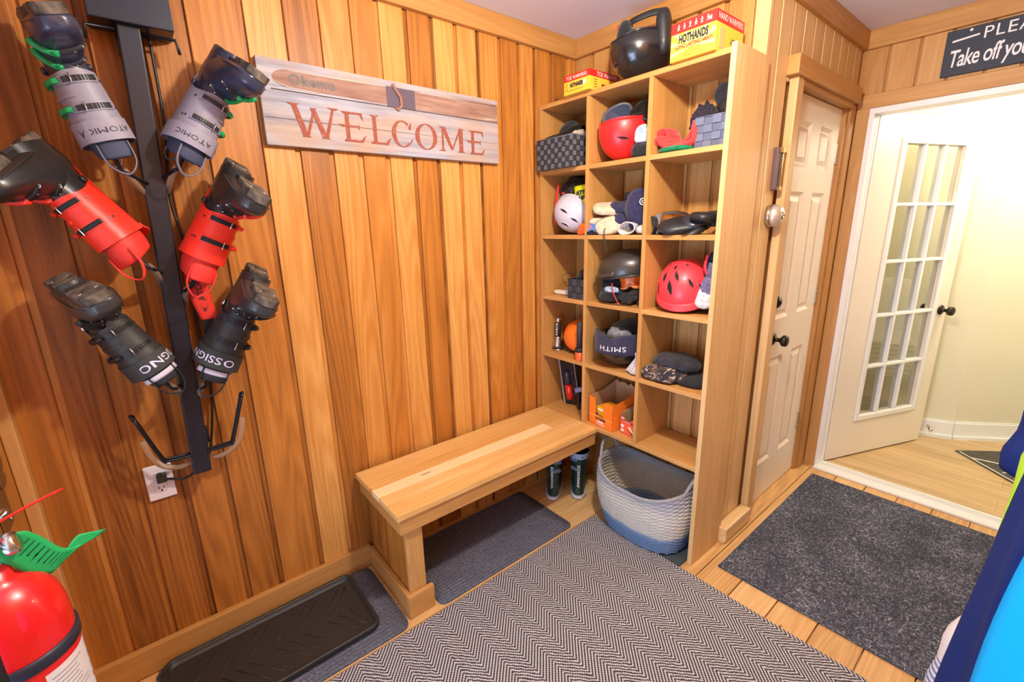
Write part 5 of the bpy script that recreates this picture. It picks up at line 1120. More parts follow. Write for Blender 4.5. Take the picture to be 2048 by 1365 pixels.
# ---- row 3
o = thing('remote_fob', 'small white remote with thin black cable on the third row', 'remote', (-.175, -.090, Z3))
mb = MB(); mb.blob((0, 0, .012), (.022, .062, .0118), .5, .6, 28, 14); link('case', mb, plain('ivory_plastic', S(232, 228, 216), .4), o)
mb = MB(); mb.tube(bez([(0, -.05, .018), (.01, -.02, .05), (.02, .03, .085), (.03, .01, .11), (.03, -.05, .11), (.03, -.02, .045), (.02, .02, .06), (.02, -.05, .075)], 8), .0011, 6); link('cable', mb, M_BLK, o)
heap('luggage_tag', 'small grey and white tag beside the remote', 'tag', fab('grey_white_tag', S(216, 220, 230), S(120, 124, 150), 60), (-.185, -.152, Z3+.026), (.018, .020, .026), .003, 40, 2)
woven_box('woven_basket', 'small dark woven basket on the third row beside the remote', (-.245, -.310, Z3), (-.10, -.192, Z3+.098), 4, 3, 5, W_DK, strapweave('dark_strap_two', S(64, 64, 70)), G1, jig=.0018)
heap('camera_strap', 'black folded straps heaped in the small dark basket', 'strap', F_BLK, (-.16, -.248, Z3+.112), (.055, .046, .030), .012, 30, 3)
helmet('black helmet resting on orange goggles in the third row', plain('graphite_shell', S(54, 50, 46), .35, coat=.3), axes((-.155, -.485, Z3+.160), (-.45, .85, -.18), (-.05, .12, 1)), r=(.136, .105, .092), vents=((-70, 62, .024, .005, 0), (-110, 48, .016, .008, 20), (-35, 48, .01, .008, 40)), brim=.022, pads=False)
t = NT('orange_lens'); n = t.noise(t.obj(), 18, 2); t.set(color=t.ramp(n, [(.35, S(196, 62, 20)), (.65, S(250, 130, 40))]), rough=.12, metal=.2, coat=.7); M_OLENS = t.mat
goggles('ski_goggles', 'orange lensed goggles under the black helmet', M_OLENS, plain('clear_orange_frame', S(220, 120, 50), .3), F_BLK, axes((-.175, -.520, Z3+.108), (-.82, -.40, .10), (.1, .18, 1)), w=.064, h=.034, strap=[(-.03, .064, 0), (-.06, .03, -.008), (-.06, -.04, -.01), (-.03, -.064, 0)], strap_h=.012)
heap('neck_gaiter', 'black gaiter with pale blue print under the black helmet', 'gaiter', fab('black_blue_print', S(46, 50, 60), S(26, 26, 30), 20), (-.165, -.430, Z3+.060), (.07, .058, .075), .010, 22, 4)
heap('hand_warmer_sachet', 'pale blue and white sachet between orange goggles and gloves', 'sachet', fab('blue_white_sachet', S(220, 224, 226), S(110, 160, 200), 60), (-.232, -.462, Z3+.066), (.012, .040, .016), .004, 30, 6)
glove('black knit glove hanging at the divider under the orange goggles', fab('black_fleece', S(42, 38, 42)), F_BLK, axes((-.16, -.555, Z3+.045), (-.75, .12, -.12), (-.3, -.2, .9)), s=.72, curl=.3)
mb = MB(); mb.grid(lambda u, v: Vector((-.006*v, -.008*v-.045*u*u, .075-.095*u)), 12, 2); tag(link('red_strap', mb, M_RCORD, solid=.003, loc=(-.252, -.478, Z3+.026)), 'bright red webbing strap draped over the third row shelf edge', 'strap')
heap('goggle_case', 'black soft case on the third row under the gaiter', 'case', F_BLK, (-.20, -.435, Z3+.030), (.05, .055, .030), .004, 15, 3)
mb = MB(); mb.tube(bez([(-.25, -.40, Z3+.014), (-.258, -.42, Z3+.003), (-.262, -.47, Z3+.003), (-.25, -.52, Z3+.003), (-.22, -.56, Z3+.003)], 6), .0018, 6); tag(link('elastic_cord', mb, M_BLK), 'thin black elastic cord lying along the third row shelf edge', 'cord')
M_CORAL = plain('coral_red_shell', S(244, 62, 72), .42, coat=.15)
helmet('large coral red helmet with brim facing out on the third row', M_CORAL, axes((-.135, -.778, Z3+.092), (-.86, -.30, -.40), (-.42, -.12, .9)), r=(.130, .116, .126), vents=((-22, 60, .034, .011, 68), (28, 52, .024, .007, 74), (48, 66, .024, .006, 78), (-12, 36, .027, .008, 62), (-52, 46, .024, .010, 64), (-58, 74, .034, .006, 66), (-42, 20, .015, .007, 60), (40, 14, .012, .006, 60), (-100, 30, .014, .006, 60)), brim=.020, pads=False)
sack = heap('stuff_sack', 'navy blue sack with red zip standing behind the coral helmet', 'sack', fab('navy_nylon', S(48, 66, 116), S(30, 40, 78), 26), (-.115, -.898, Z3+.150), (.06, .042, .105), .010, 16, 2, zmin=-.104)
mb = MB(); mb.grid(lambda u, v: Vector((.004*math.sin(u*9), .012*(v-.5)+.008*math.sin(u*5), .055-.11*u)), 14, 2); link('red_zip', mb, plain('zip_red', S(216, 52, 62), .6), sack, solid=.003, loc=(-.183+.115, -.893+.898, .035))
glove('white and purple mitten beside the coral helmet against the side panel', fab('lilac_grey', S(116, 110, 140), S(84, 80, 108)), F_WHITE, axes((-.185, -.912, Z3+.118), (-.25, .15, -.85), (-.85, -.3, 0)), s=.72, mitten=True)
# ---- row 4
M_ALU = plain('brushed_aluminium', S(190, 188, 186), .28, 1.0); M_RUBB = plain('black_rubber_grip', S(34, 30, 34), .6)
o = thing('torch', 'silver and black metal torch standing on the fourth row', 'torch', (-.185, -.040+.006, Z4)); o.location = (-.18, -.056, Z4)
mb = MB(); mb.lathe([(0, 0), (.026, 0), (.027, .004), (.027, .010)], 28); mb.lathe([(.027, .022), (.0262, .030), (.024, .045), (.018, .066), (.0165, .074), (.0165, .082), (0, .082)], 28); link('head', mb, M_ALU, o)
mb = MB(); mb.lathe([(.0255, .010), (.0275, .011), (.0275, .021), (.0255, .022)], 28); link('bezel_ring', mb, M_RUBB, o)
mb = MB(); mb.lathe([(0, .080), (.017, .080), (.017, .162), (0, .162)], 24); link('grip', mb, M_RUBB, o)
for k in range(5):
    mb = MB(); mb.lathe([(0, 0), (.0085, 0), (.0085, .0022), (0, .0022)], 16, axes((-.0165, -.004, .092+k*.0145), (0, .1, .6), (-1, -.2, 0))); link('window', mb, M_ALU, o)
mb = MB(); mb.lathe([(.0165, .162), (.0165, .170), (.011, .178), (.010, .186), (0, .187)], 24); mb.tube([(0, -.01, .18), (0, -.018, .186), (0, -.020, .179)], .003, 6); link('tail_cap', mb, M_ALU, o)
helmet('orange helmet on the fourth row beside the silver torch', plain('bright_orange_shell', S(250, 120, 34), .42), axes((-.112, -.172, Z4+.086), (.45, .78, .25), (-.38, -.28, .9)), r=(.112, .098, .092), vents=((40, 62, .016, .005, 80), (-100, 40, .016, .005, 60)), pads=False, rimcol=M_VOID)
o = thing('lantern_torch', 'grey torch with orange base standing against the divider', 'torch', (-.238, -.272, Z4))
mb = MB(); mb.lathe([(0, 0), (.023, 0), (.0235, .003), (.0235, .045), (0, .045)], 28); link('base_cup', mb, plain('burnt_orange_plastic', S(222, 96, 40), .45), o)
mb = MB(); mb.lathe([(0, .045), (.0245, .045), (.0245, .060), (.020, .066), (0, .066)], 28); link('collar', mb, M_RUBB, o)
mb = MB(); mb.lathe([(0, .066), (.0165, .066), (.0165, .198), (.014, .204), (0, .204)], 24); link('barrel', mb, plain('dark_grey_plastic', S(62, 56, 54), .5), o)
M_OLV = plain('olive_black_shell', S(46, 44, 40), .24, coat=.5)
hb = helmet('glossy black helmet upside down with goggles strapped across it', M_OLV, axes((-.150, -.470, Z4+.124), (-.80, -.30, .12), (.10, .05, -1)), r=(.128, .116, .124), pads=False, rimcol=plain('olive_rim', S(74, 72, 58), .4))
o = thing('goggle_cover', 'navy goggle band with upside down white lettering wrapped across a helmet', 'goggles', (-.15, -.47, Z4+.124))
def band(u, v):
    a = math.radians(-98+196*u)+math.radians(205); wv = .5-.18*math.exp(-((u-.5)*9)**2)
    return Vector((.139*math.cos(a), .127*math.sin(a), -.040+.100*v*(1-.22*math.exp(-((u-.46)*11)**2)*v)-.012*abs(u-.5)))
mb = MB(); mb.grid(band, 40, 8); bd = link('band', mb, fab('navy_neoprene', S(62, 60, 84), S(48, 46, 68)), o, solid=.006)
mb = MB(); V, F = text_mesh('SMITH', .038, 0, 'CENTER', 1.1, 0, .0003, .95)
def bw(q):
    u = .47+q[0]/.36; v = .33-q[1]*9.5; p = Vector(band(u, v)); d = Vector((p.x, p.y, 0)).normalized(); return p+d*.0018
mb.v = [tuple(bw((-p[0], p[1]))) for p in V]
for f in F: mb.face(f)
link('lettering', mb, M_WINK, bd)
heap('crumpled_cloth', 'light grey crumpled cloth inside the upside down black helmet', 'cloth', F_GREY, (-.185, -.485, Z4+.160), (.05, .058, .038), .010, 28, 4)
mb = MB(); mb.blob((0, 0, 0), (.10, .06, .052), .7, .6, 32, 20, .006, 14, 6); link('rear_padding', mb, M_PAD, hb, mat4=hb.matrix_world.inverted() @ Matrix.Translation((-.104, -.475, Z4+.172)))
mb = MB(); mb.grid(lambda u, v: Vector((-.01+.03*u-.025*(1-v)*(1-v)+.006*math.sin(9*u+6*v), -.035+.045*(1-v)*(u*2-1)-.012*v+.002*math.cos(14*u), .004+.10*v)), 22, 16); tag(link('white_cloth', mb, F_WHITE, loc=(-.228, -.568, Z4+.003), solid=.003), 'white crumpled cloth corner hanging by the divider on the fourth row', 'cloth')
t = NT('camo_print'); n = t.noise(t.obj(), 11, 4, .6, 1.4); n2 = t.noise(t.map(t.obj(), (12, 30, 40)), 1.0, 3, .7, 2.0); t.set(color=t.mix(t.math('GREATER_THAN', n2, .56), t.ramp(n, [(.42, S(38, 36, 44)), (.52, S(92, 72, 62)), (.62, S(52, 46, 50))], 'CONSTANT'), S(190, 172, 156)), rough=.9); M_CAMO = t.mat
heap('camo_hat', 'brown camouflage hat folded under a dark fleece on the fourth row', 'hat', M_CAMO, (-.185, -.735, Z4+.030), (.085, .105, .034), .010, 18, 3)
heap('fleece_hat', 'dark grey folded fleece on top of the camouflage hat', 'fleece', fab('dark_fleece', S(58, 58, 66), S(36, 36, 42), 40), (-.13, -.765, Z4+.078), (.085, .108, .034), .011, 15, 8)
heap('dark_scarf', 'black cloth flat on the fourth row beside the side panel', 'cloth', F_BLK, (-.14, -.865, Z4+.016), (.085, .075, .020), .004, 16, 8)
# ---- row 5
o = thing('torch_blister_pack', 'tall black blister pack with red torch leaning on the fifth row', 'packet', (-.115, -.124, Z5+.010), (math.radians(-9.5), 0, math.radians(10)))
mb = MB(); mb.box(-.022, .022, -.052, .052, 0, .285); link('card', mb, plain('black_card', S(30, 30, 34), .35), o, bevel=.002)
mb = MB(); mb.box(-.0235, -.020, .044, .053, 0, .286); mb.box(-.0235, -.020, -.053, -.049, 0, .286); link('pack_edge', mb, plain('grey_edge', S(160, 162, 176), .4), o)
mb = MB(); mb.lathe([(0, .03), (.022, .03), (.022, .115), (0, .115)], 20, Matrix.Translation((-.024, .004, 0))); link('torch_head', mb, plain('red_plastic_gloss', S(214, 40, 34), .2, coat=.6), o)
mb = MB(); mb.lathe([(0, .115), (.018, .118), (.016, .18), (.012, .20), (0, .20)], 20, Matrix.Translation((-.024, .004, 0))); link('torch_body', mb, plain('dark_blue_plastic', S(50, 60, 84), .25, coat=.5), o)
mb = MB()
for k in range(5): mb.box(-.0232, -.022, -.042+.004*k, -.030, .06+k*.03, .068+k*.03)
link('print', mb, plain('grey_card_print', S(120, 120, 126), .5), o)
o = thing('hair_brush', 'blue headed black brush standing beside the blister pack', 'brush', (-.15, -.190, Z5))
mb = MB(); mb.tube(bez([(0, -.006, .002), (0, .0, .05), (0, -.004, .095)], 6), .0095, 10); link('handle', mb, M_BLK, o)
mb = MB(); mb.blob((0, .0, .115), (.012, .030, .015), .8, .8, 20, 12, M=Euler((-.5, 0, 0)).to_matrix().to_4x4()); link('head', mb, plain('lilac_blue_plastic', S(126, 140, 200), .35), o)
o = thing('warmer_display_box', 'open orange carton of hand warmers on the fifth row', 'box', (-.243, -.425, Z5), (0, 0, math.radians(-5.5)))
hy = .083; Hf = .150; T = .0022; D = .20
mb = MB()
mb.prism([(0, hy, 0), (0, -hy, 0), (0, -hy, Hf-.012), (0, -.022, Hf-.012), (0, -.018, .050), (0, .035, .058), (0, .040, Hf-.002), (0, hy, Hf)], (T, 0, 0)); link('front_panel', mb, M_ORG, o)
mb = MB(); mb.prism([(0, -hy, 0), (D, -hy, 0), (D, -hy, .195), (.11, -hy, Hf+.006), (0, -hy, Hf-.012)], (0, T, 0)); link('side_panel', mb, M_ORG, o)
mb = MB(); mb.prism([(0, hy, 0), (D, hy, 0), (D, hy, .195), (.10, hy, Hf+.01), (0, hy, Hf)], (0, -T, 0)); link('side_panel', mb, M_KRAFT, o)
mb = MB(); mb.prism([(D, hy, 0), (D, -hy, 0)]+[(D, -hy+2*hy*k/8, .19+.008*math.sin(k*2.6)) for k in range(9)], (-T, 0, 0)); link('back_panel', mb, M_KRAFT, o)
mb = MB(); mb.box(0, D, -hy, hy, .0003, .003); link('base_panel', mb, M_KRAFT, o)
mb = MB(); mb.box(-.0006, 0, -hy, hy, .0505, .0518); link('fold_line', mb, M_PALEY, o)
FXo = lambda y, z: frame((-.0008, y, z), (0, -1, 0), (0, 0, 1))
mb = MB(); add_text(mb, 'HOTHANDS', .020, FXo(0, .040), align='CENTER', bold=.0008, xs=.62); link('lettering', mb, M_INKC, o)
mb = MB(); add_text(mb, 'HAND', .014, FXo(0, .025), align='CENTER', bold=.001); add_text(mb, 'WARMERS', .014, FXo(0, .011), align='CENTER', bold=.001); link('lettering', mb, M_WINK, o)
for k in range(4):
    p = thing('warmer_packet', 'yellow hand warmer packet stacked in the open orange carton', 'packet', (-.218+.026*k+.003, -.415-.002*k, Z5+.004), (0, -.06, math.radians(-5.5)), 'hand warmer packets in the orange carton')
    mb = MB(); mb.blob((0, 0, .050), (.011, .046, .049), .5, .4, 20, 12, .002, 40, k); link('pouch', mb, plain('amber_film', S(222, 164, 30), .3, coat=.3), p)
    mb = MB(); mb.box(-.0125, -.011, .018, .040, .045, .062); link('blue_logo', mb, plain('royal_blue_ink', S(60, 82, 150), .5), p)
    mb = MB(); mb.box(-.0125, -.0115, -.02, .014, .080, .092); link('white_patch', mb, M_WINK, p)
o = thing('toe_warmer_carton', 'torn red and orange toe warmers carton beside the orange one', 'box', (-.222, -.575, Z5), (0, 0, math.radians(-5)))
hy = .045
mb = MB(); mb.prism([(0, hy, 0), (0, -hy, 0), (0, -hy, .10), (0, -.01, .072), (0, .018, .078), (0, hy, .10)], (.002, 0, 0)); link('front_panel', mb, plain('salmon_carton', S(240, 96, 62), .45), o)
mb = MB(); mb.prism([(0, hy, 0), (.16, hy, 0), (.16, hy, .13)]+[(.16-.016*k, hy, .135-.0035*k+.003*math.sin(k)) for k in range(10)]+[(0, hy, .10)], (0, -.002, 0)); link('side_panel', mb, M_KRAFT, o)
mb = MB(); mb.box(.0, .16, -hy, -hy+.002, 0, .12); link('side_panel', mb, M_KRAFT, o)
mb = MB(); mb.box(.158, .16, -hy, hy, 0, .145); link('back_panel', mb, plain('lilac_kraft', S(190, 160, 152), .8), o); mb = MB(); mb.box(0, .16, -hy, hy, .0003, .003); link('base_panel', mb, M_KRAFT, o)
mb = MB(); mb.prism([(-.0006, hy, .085), (-.0006, .010, .068), (-.0006, .018, .078), (-.0006, hy, .099)], (.0003, 0, 0)); mb.prism([(-.0006, .034, .066), (-.0006, -hy, .060), (-.0006, -hy, .072), (-.0006, .034, .074)], (.0003, 0, 0)); link('red_band', mb, plain('crimson_carton', S(196, 34, 54), .45), o)
mb = MB(); add_text(mb, 'TOE', .010, FXo(.038, .083), bold=.0008); add_text(mb, 'WARMERS', .0105, FXo(.028, .067), bold=.0008, xs=.95); mb.lathe([(0, 0), (.010, 0), (.010, .0004), (0, .0004)], 20, FXo(.030, .040)); mb.box(-.001, -.0004, .020, .040, .014, .024); link('lettering', mb, M_WINK, o)
mb = MB(); mb.prism([(-.0006, .0, .045), (-.0006, -.02, .050), (-.0006, -.046, .012), (-.0006, -.036, .006)], (.0002, 0, 0)); link('picture', mb, plain('cream_picture', S(236, 206, 150), .5), o)
mb = MB(); mb.prism([(-.001, .004, .040), (-.001, .0, .036), (-.001, -.040, .004), (-.001, -.046, .012)], (.0003, 0, 0)); link('picture_outline', mb, M_INKC, o)
# ------------------------------------------------------------------ wicker basket under the shelf
def wicker_mat():
    t = NT('dip_dyed_wicker'); ob = t.obj(); z = t.n('ShaderNodeSeparateXYZ', inp={0: ob}).outputs[2]; x = t.n('ShaderNodeSeparateXYZ', inp={0: ob}).outputs[1]
    n = t.noise(t.map(ob, (20, 20, 160)), 1.0, 3, .6); n2 = t.noise(ob, 9, 2)
    zz = t.math('ADD', z, t.math('MULTIPLY', t.math('SUBTRACT', n2, .5), .03))
    c = t.ramp(t.math('DIVIDE', zz, .40), [(.18, S(116, 150, 190)), (.235, S(150, 178, 206)), (.26, S(228, 224, 208)), (.56, S(224, 220, 206)), (.70, S(176, 178, 184)), (.95, S(150, 150, 156))])
    t.set(color=t.mix(t.math('MULTIPLY', n, .5), c, (.16, .15, .14, 1)), rough=.6, spec=.3); return t.mat
M_WICK = wicker_mat()
BX, BY = -.200, -.694
o = thing('wicker_basket', 'oval dip-dyed blue and white wicker basket under the cubby shelf', 'basket', (BX, BY, .0115))
sg = lambda q, e: math.copysign(abs(q)**e, q)
def rimz(a): return .272+.060*abs(math.sin(a))**2.2                      # higher at the two handle ends
def bask(a, v, off=0.0):
    H = rimz(a); z = H*v; k = v
    bulge = math.sin(min(1, k*1.02)*PI*.62)
    rx = .136+.046*bulge+off; ry = .198+.046*bulge+off
    return Vector((rx*sg(math.cos(a), .72), ry*sg(math.sin(a), .80), z))
NUb, ROWS = 240, 34; ST_ = 40
mb = MB()
def wv(u, v, s=1):
    a = 2*PI*u; row = v*ROWS; f = row-math.floor(row); k = int(min(row, ROWS-1e-6))
    scal = math.sin(PI*f)
    off = .0052*scal+.0036*math.sin(ST_*PI*u*1.0+(k % 2)*PI)*scal
    return bask(a, v, s*off)
mb.grid(wv, NUb, ROWS*5, closed_u=True); mb.grid(lambda u, v: wv(u, v, -1)*1.0-Vector((0, 0, 0))+(bask(2*PI*u, v, -.006)-bask(2*PI*u, v)), NUb, ROWS*3, closed_u=True, flip=True)
link('woven_body', mb, M_WICK, o)
mb = MB()
for ph in (0, PI/2, PI, 1.5*PI):
    mb.tube([bask(2*PI*k/180, 1.0)+Vector((.005*math.cos(2*PI*k/180*22+ph)*math.cos(2*PI*k/180), .005*math.cos(2*PI*k/180*22+ph)*math.sin(2*PI*k/180), .004+.005*math.sin(2*PI*k/180*22+ph))) for k in range(180)], .0036, 6, closed=True)
link('braided_rim', mb, M_WICK, o)
for s in (1, -1):
    mb = MB()
    for ph in (0, 2*PI/3, 4*PI/3):
        P_ = []
        for k in range(41):
            t_ = k/40; a = s*PI/2+(-.30+.60*t_); b = bask(a, 1.0); hh = .070*math.sin(PI*t_)
            P_.append(b+Vector((.004*math.cos(ph+t_*26), s*(.012*math.sin(PI*t_)+.004*math.sin(ph+t_*26)), hh+.004)))
        mb.tube(P_, .0042, 6)
    link('handle', mb, M_WICK, o)
mb = MB(); n = 48; b0 = len(mb.v)
for k in range(n): mb.v.append(tuple(bask(2*PI*k/n, .012, -.006)))
mb.face(list(range(n))); link('woven_base', mb, M_WICK, o)
heap('fleece_slipper', 'beige fleece slipper lying inside the wicker basket', 'slipper', fab('beige_fleece', S(206, 178, 140), S(178, 148, 108), 120), (-.20, -.725, .080), (.065, .085, .062), .006, 30, 2, zmin=-.06)
mb = MB(); mb.box(-.305, -.03, -.945, -.62, .0005, .0075); tag(link('rubber_mat', mb, plain('slate_rubber', S(62, 74, 76), .7, bump=.2), bevel=.003), 'dark slate rubber mat under the wicker basket', 'mat')
# ------------------------------------------------------------------ rain boots under the bench
M_GRN = plain('dark_green_rubber', S(22, 54, 50), .32, coat=.3); M_SLV = plain('pale_blue_rubber', S(168, 182, 214), .45)
def rain_boot(label, loc, rz, lean):
    o = thing('rain_boot', label, 'boot', loc, (lean[0], lean[1], rz), 'rain boots under the bench')
    SH = [(0, .034, .046, 0), (.05, .032, .046, .004), (.10, .034, .046, .008), (.16, .042, .052, .008), (.22, .050, .060, .006), (.265, .053, .063, .004)]
    def leg(u, v):
        i = v*(len(SH)-1); k = min(int(i), len(SH)-2); f = i-k; A, B_ = SH[k], SH[k+1]; q = [A[j]+(B_[j]-A[j])*f for j in range(4)]; a = 2*PI*u
        return Vector((q[3]+q[2]*math.cos(a), q[1]*math.sin(a), q[0]+.012))
    mb = MB(); mb.grid(leg, 32, 15, closed_u=True); mb.grid(lambda u, v: leg(u, 1-v*.5)*1.0+Vector((0, 0, -.001))-Vector((leg(u, 1).x*.06, leg(u, 1).y*.06, 0)), 32, 4, closed_u=True, flip=True)
    mb.blob((.085, 0, .05), (.115, .043, .05), .75, .75, 32, 18, zmin=-.04); link('rubber_upper', mb, M_GRN, o)
    mb = MB(); P_ = []
    for k in range(40):
        a = 2*PI*k/40; x = .075+.13*sg(math.cos(a), .8); P_.append((x, .046*sg(math.sin(a), .7), 0))
    mb.prism(P_, (0, 0, .018), smooth=True); link('outsole', mb, plain('grey_white_sole', S(196, 198, 206), .6), o, bevel=.003)
    mb = MB(); mb.grid(lambda u, v: (lambda p: Vector((p.x*1.03, p.y*1.03, p.z)))(leg(u, .84+.16*v)), 32, 3, closed_u=True); tr = link('top_band', mb, M_SLV, o, solid=.002)
    for k in range(6):
        u = k/6+.05; p = leg(u, .92); d = Vector((math.cos(2*PI*u), math.sin(2*PI*u), 0)); mb = MB(); mb.tube([p+d*.001, p+d*.0045], .003, 8); link('eyelet', mb, M_VOID, tr)
    return o, leg
def boot_print(o, leg, u0, s=1):
    mb = MB(); V, F = text_mesh('ROSSIGNOL', .026, 0, 'CENTER', 1.1, 0, .0008, 1.0)
    def wp(p):
        v = .46-p[0]/.30; u = u0+s*p[1]/.34; q = leg(u, v); d = Vector((math.cos(2*PI*u), math.sin(2*PI*u), 0)); return q+d*.0015
    mb.v = [tuple(wp(p)) for p in V]
    for f in F: mb.face(f)
    link('lettering', mb, M_WINK, o)
    for v in (.62, .82):
        mb = MB(); u = u0+.10*s; p = leg(u, v); d = Vector((math.cos(2*PI*u), math.sin(2*PI*u), 0)); Mx = axes(p, (0, 0, 1), d)
        for (a, b, rr) in ((0, .011, .010), (0, -.011, .010)):
            mb.tube([Mx @ Vector((rr*math.cos(2*PI*k/20), b+rr*math.sin(2*PI*k/20), .0018)) for k in range(20)], .0014, 6, closed=True)
            for k in range(3): q = 2*PI*k/3; mb.tube([Mx @ Vector((0, b, .0018)), Mx @ Vector((rr*math.cos(q), b+rr*math.sin(q), .0018))], .0012, 6)
        link('emblem', mb, M_SLV, o)
o1, lg = rain_boot('dark green rain boot under the bench, the one nearer the wall', (-.335, -.175, .004), math.radians(40), (.03, -.02)); boot_print(o1, lg, .47)
o2, lg = rain_boot('dark green rain boot under the bench beside the wicker basket', (-.225, -.265, .004), math.radians(40), (.02, .02)); boot_print(o2, lg, .50, -1)
# ------------------------------------------------------------------ jackets hanging on the right wall
M_CY = plain('cyan_shell', S(0, 160, 236), .65, spec=.2, bump=.3, bscale=30); M_NV = plain('navy_shell', S(16, 34, 86), .75, spec=.15, bump=.3, bscale=40); M_LM = plain('lime_shell', S(150, 184, 46), .7, spec=.2, bump=.3, bscale=30)
o = thing('ski_jacket', 'navy, cyan and lime ski jacket hanging at the right wall', 'jacket', (-1.08, -1.97, .55))
def jx(u): return -1.50+.72*u+1.08
def jprof(u, v):
    bul = .96*math.sin(PI*min(1, max(0, u))**(1.0+1.1*v))**.55
    wob = .010*math.sin(u*13+v*4)+.008*math.sin(u*29-v*7)
    top = 1-.55*max(0, v-.72)/.28
    return .012+(.150+.018*(1-v))*bul*top+wob*bul
ZJ = .86
def jsurf(a0, a1):
    return lambda u, v: Vector((jx(a0+(a1-a0)*u), jprof(a0+(a1-a0)*u, v), ZJ*v))
for nm, a0, a1, mt in (('cyan_panel', .0, .405, M_CY), ('navy_panel', .405, .62, M_NV), ('lime_panel', .62, .80, M_LM), ('navy_side', .80, 1.0, M_NV)):
    mb = MB(); mb.grid(jsurf(a0, a1), 16, 24); link(nm, mb, mt, o, solid=.006)
mb = MB(); mb.grid(lambda u, v: Vector((jx(u), .004, ZJ*v)), 6, 6); link('back_panel', mb, M_NV, o, solid=.004)
mb = MB(); P_ = [(.20, .04, .84), (.26, .08, .74), (.28, .118, .62), (.275, .140, .50)]; mb.tube(bez(P_, 8), lambda t_: .052-.008*t_+.003*math.sin(t_*30), 20, caps=False); link('sleeve', mb, M_NV, o, solid=.005)
mb = MB(); mb.tube(bez([(-.05, .012, ZJ-.02), (-.05, .03, ZJ+.04), (-.05, .02, ZJ+.08)], 5), .004, 8); link('hanging_loop', mb, M_NV, o)
o = thing('plaid_shirt', 'cream and blue plaid shirt sleeve hanging behind the ski jacket', 'shirt', (-.70, -1.95, .30))
t = NT('plaid_cotton'); ob = t.obj(); s3 = t.n('ShaderNodeSeparateXYZ', inp={0: ob}); a = t.math('GREATER_THAN', t.math('SINE', t.math('MULTIPLY', s3.outputs[2], 420.0)), .2); b = t.math('LESS_THAN', s3.outputs[2], .26); c = t.mix(t.math('MULTIPLY', a, b), S(214, 204, 196), S(96, 116, 160)); t.set(color=c, rough=.9); M_PLAID = t.mat
mb = MB(); mb.tube(bez([(.0, .02, .75), (-.02, .07, .50), (-.03, .128, .33), (-.02, .138, .12), (-.02, .125, .0)], 8), lambda t_: .030+.022*t_+.003*math.sin(t_*40), 20, caps=False); link('sleeve', mb, M_PLAID, o, solid=.004)
o = thing('coat_rail', 'wooden coat rail with dark hooks on the right wall', 'coat rail', (-1.1, YR+.001, 1.45))
mb = MB(); mb.box(-.6, .7, 0, .02, 0, .09, 'x', .6); link('board', mb, W_TRIM, o, bevel=.003)
for k in range(5):
    mb = MB(); x = -.5+k*.275; mb.tube(bez([(x, .02, .06), (x, .06, .055), (x, .075, .075)], 5), .006, 8); mb.tube(bez([(x, .02, .04), (x, .04, .015), (x, .055, .03)], 5), .006, 8); link('hook', mb, M_BRONZE, o)
# ------------------------------------------------------------------ lamps that light the place, outside the picture
t = NT('lit_opal_glass'); t.set(color=(1, .95, .85, 1), rough=.4, emit=(1, .86, .66, 1), estr=2.0); M_OPAL = t.mat
def fixture(loc, label):
    o = thing('ceiling_lamp', label, 'lamp', loc); mb = MB(); mb.lathe([(0, 0), (.12, 0), (.12, -.02), (0, -.02)], 32); link('canopy', mb, M_CHROME, o); mb = MB(); mb.lathe([(.11, -.021), (.10, -.045), (.06, -.062), (0, -.066)], 32); link('lamp_shade', mb, M_OPAL, o)
fixture((-1.08, -1.30, ZC), 'round ceiling lamp over the herringbone rug')
fixture((1.95, -1.95, 2.42), 'round ceiling lamp in the hall')
# doorstop on the hall baseboard
o = thing('door_stop', 'small white door stop on the hall baseboard', 'door stop', (2.125, -1.395, .075), (0, 0, math.radians(202)))
mb = MB(); mb.tube([(-.012, 0, 0), (.05, 0, -.004)], .006, 10); mb.lathe([(0, 0), (.011, 0), (.011, .012), (0, .014)], 16, frame((.05, 0, -.004), (0, 1, 0), (0, 0, 1))); link('stop', mb, M_CHROME, o)

# ------------------------------------------------------------------ armchair in the hall that the door glass mirrors
o = thing('armchair', 'white upholstered armchair with striped throw mirrored in the glass door', 'armchair', (2.50, -2.62, .0008), (0, 0, math.radians(118)))
M_UPH = plain('white_upholstery', S(232, 228, 220), .9)
mb = MB(); mb.blob((0, 0, .33), (.34, .32, .13), .35, .35, 32, 16); link('seat', mb, M_UPH, o)
mb = MB(); mb.blob((-.30, 0, .60), (.10, .34, .34), .4, .5, 32, 18); link('backrest', mb, M_UPH, o)
for s in (-1, 1):
    mb = MB(); mb.blob((0, s*.35, .42), (.34, .075, .19), .35, .5, 28, 16); link('arm', mb, M_UPH, o)
    for x in (-.26, .26): mb = MB(); mb.lathe([(.018, .0), (.026, .22), (0, .22)], 14, Matrix.Translation((x, s*.28, 0))); link('leg', mb, M_BRONZE, o)
t = NT('striped_throw'); sx = t.n('ShaderNodeSeparateXYZ', inp={0: t.obj()}); t.set(color=t.mix(t.math('GREATER_THAN', t.math('SINE', t.math('MULTIPLY', sx.outputs[2], 150.0)), 0.0), S(236, 232, 222), S(120, 112, 100)), rough=.95)
mb = MB(); mb.grid(lambda u, v: Vector((.352-.004*math.sin(PI*v), -.24+.48*u, .16+.30*v)), 12, 10); link('throw', mb, t.mat, o, solid=.008)
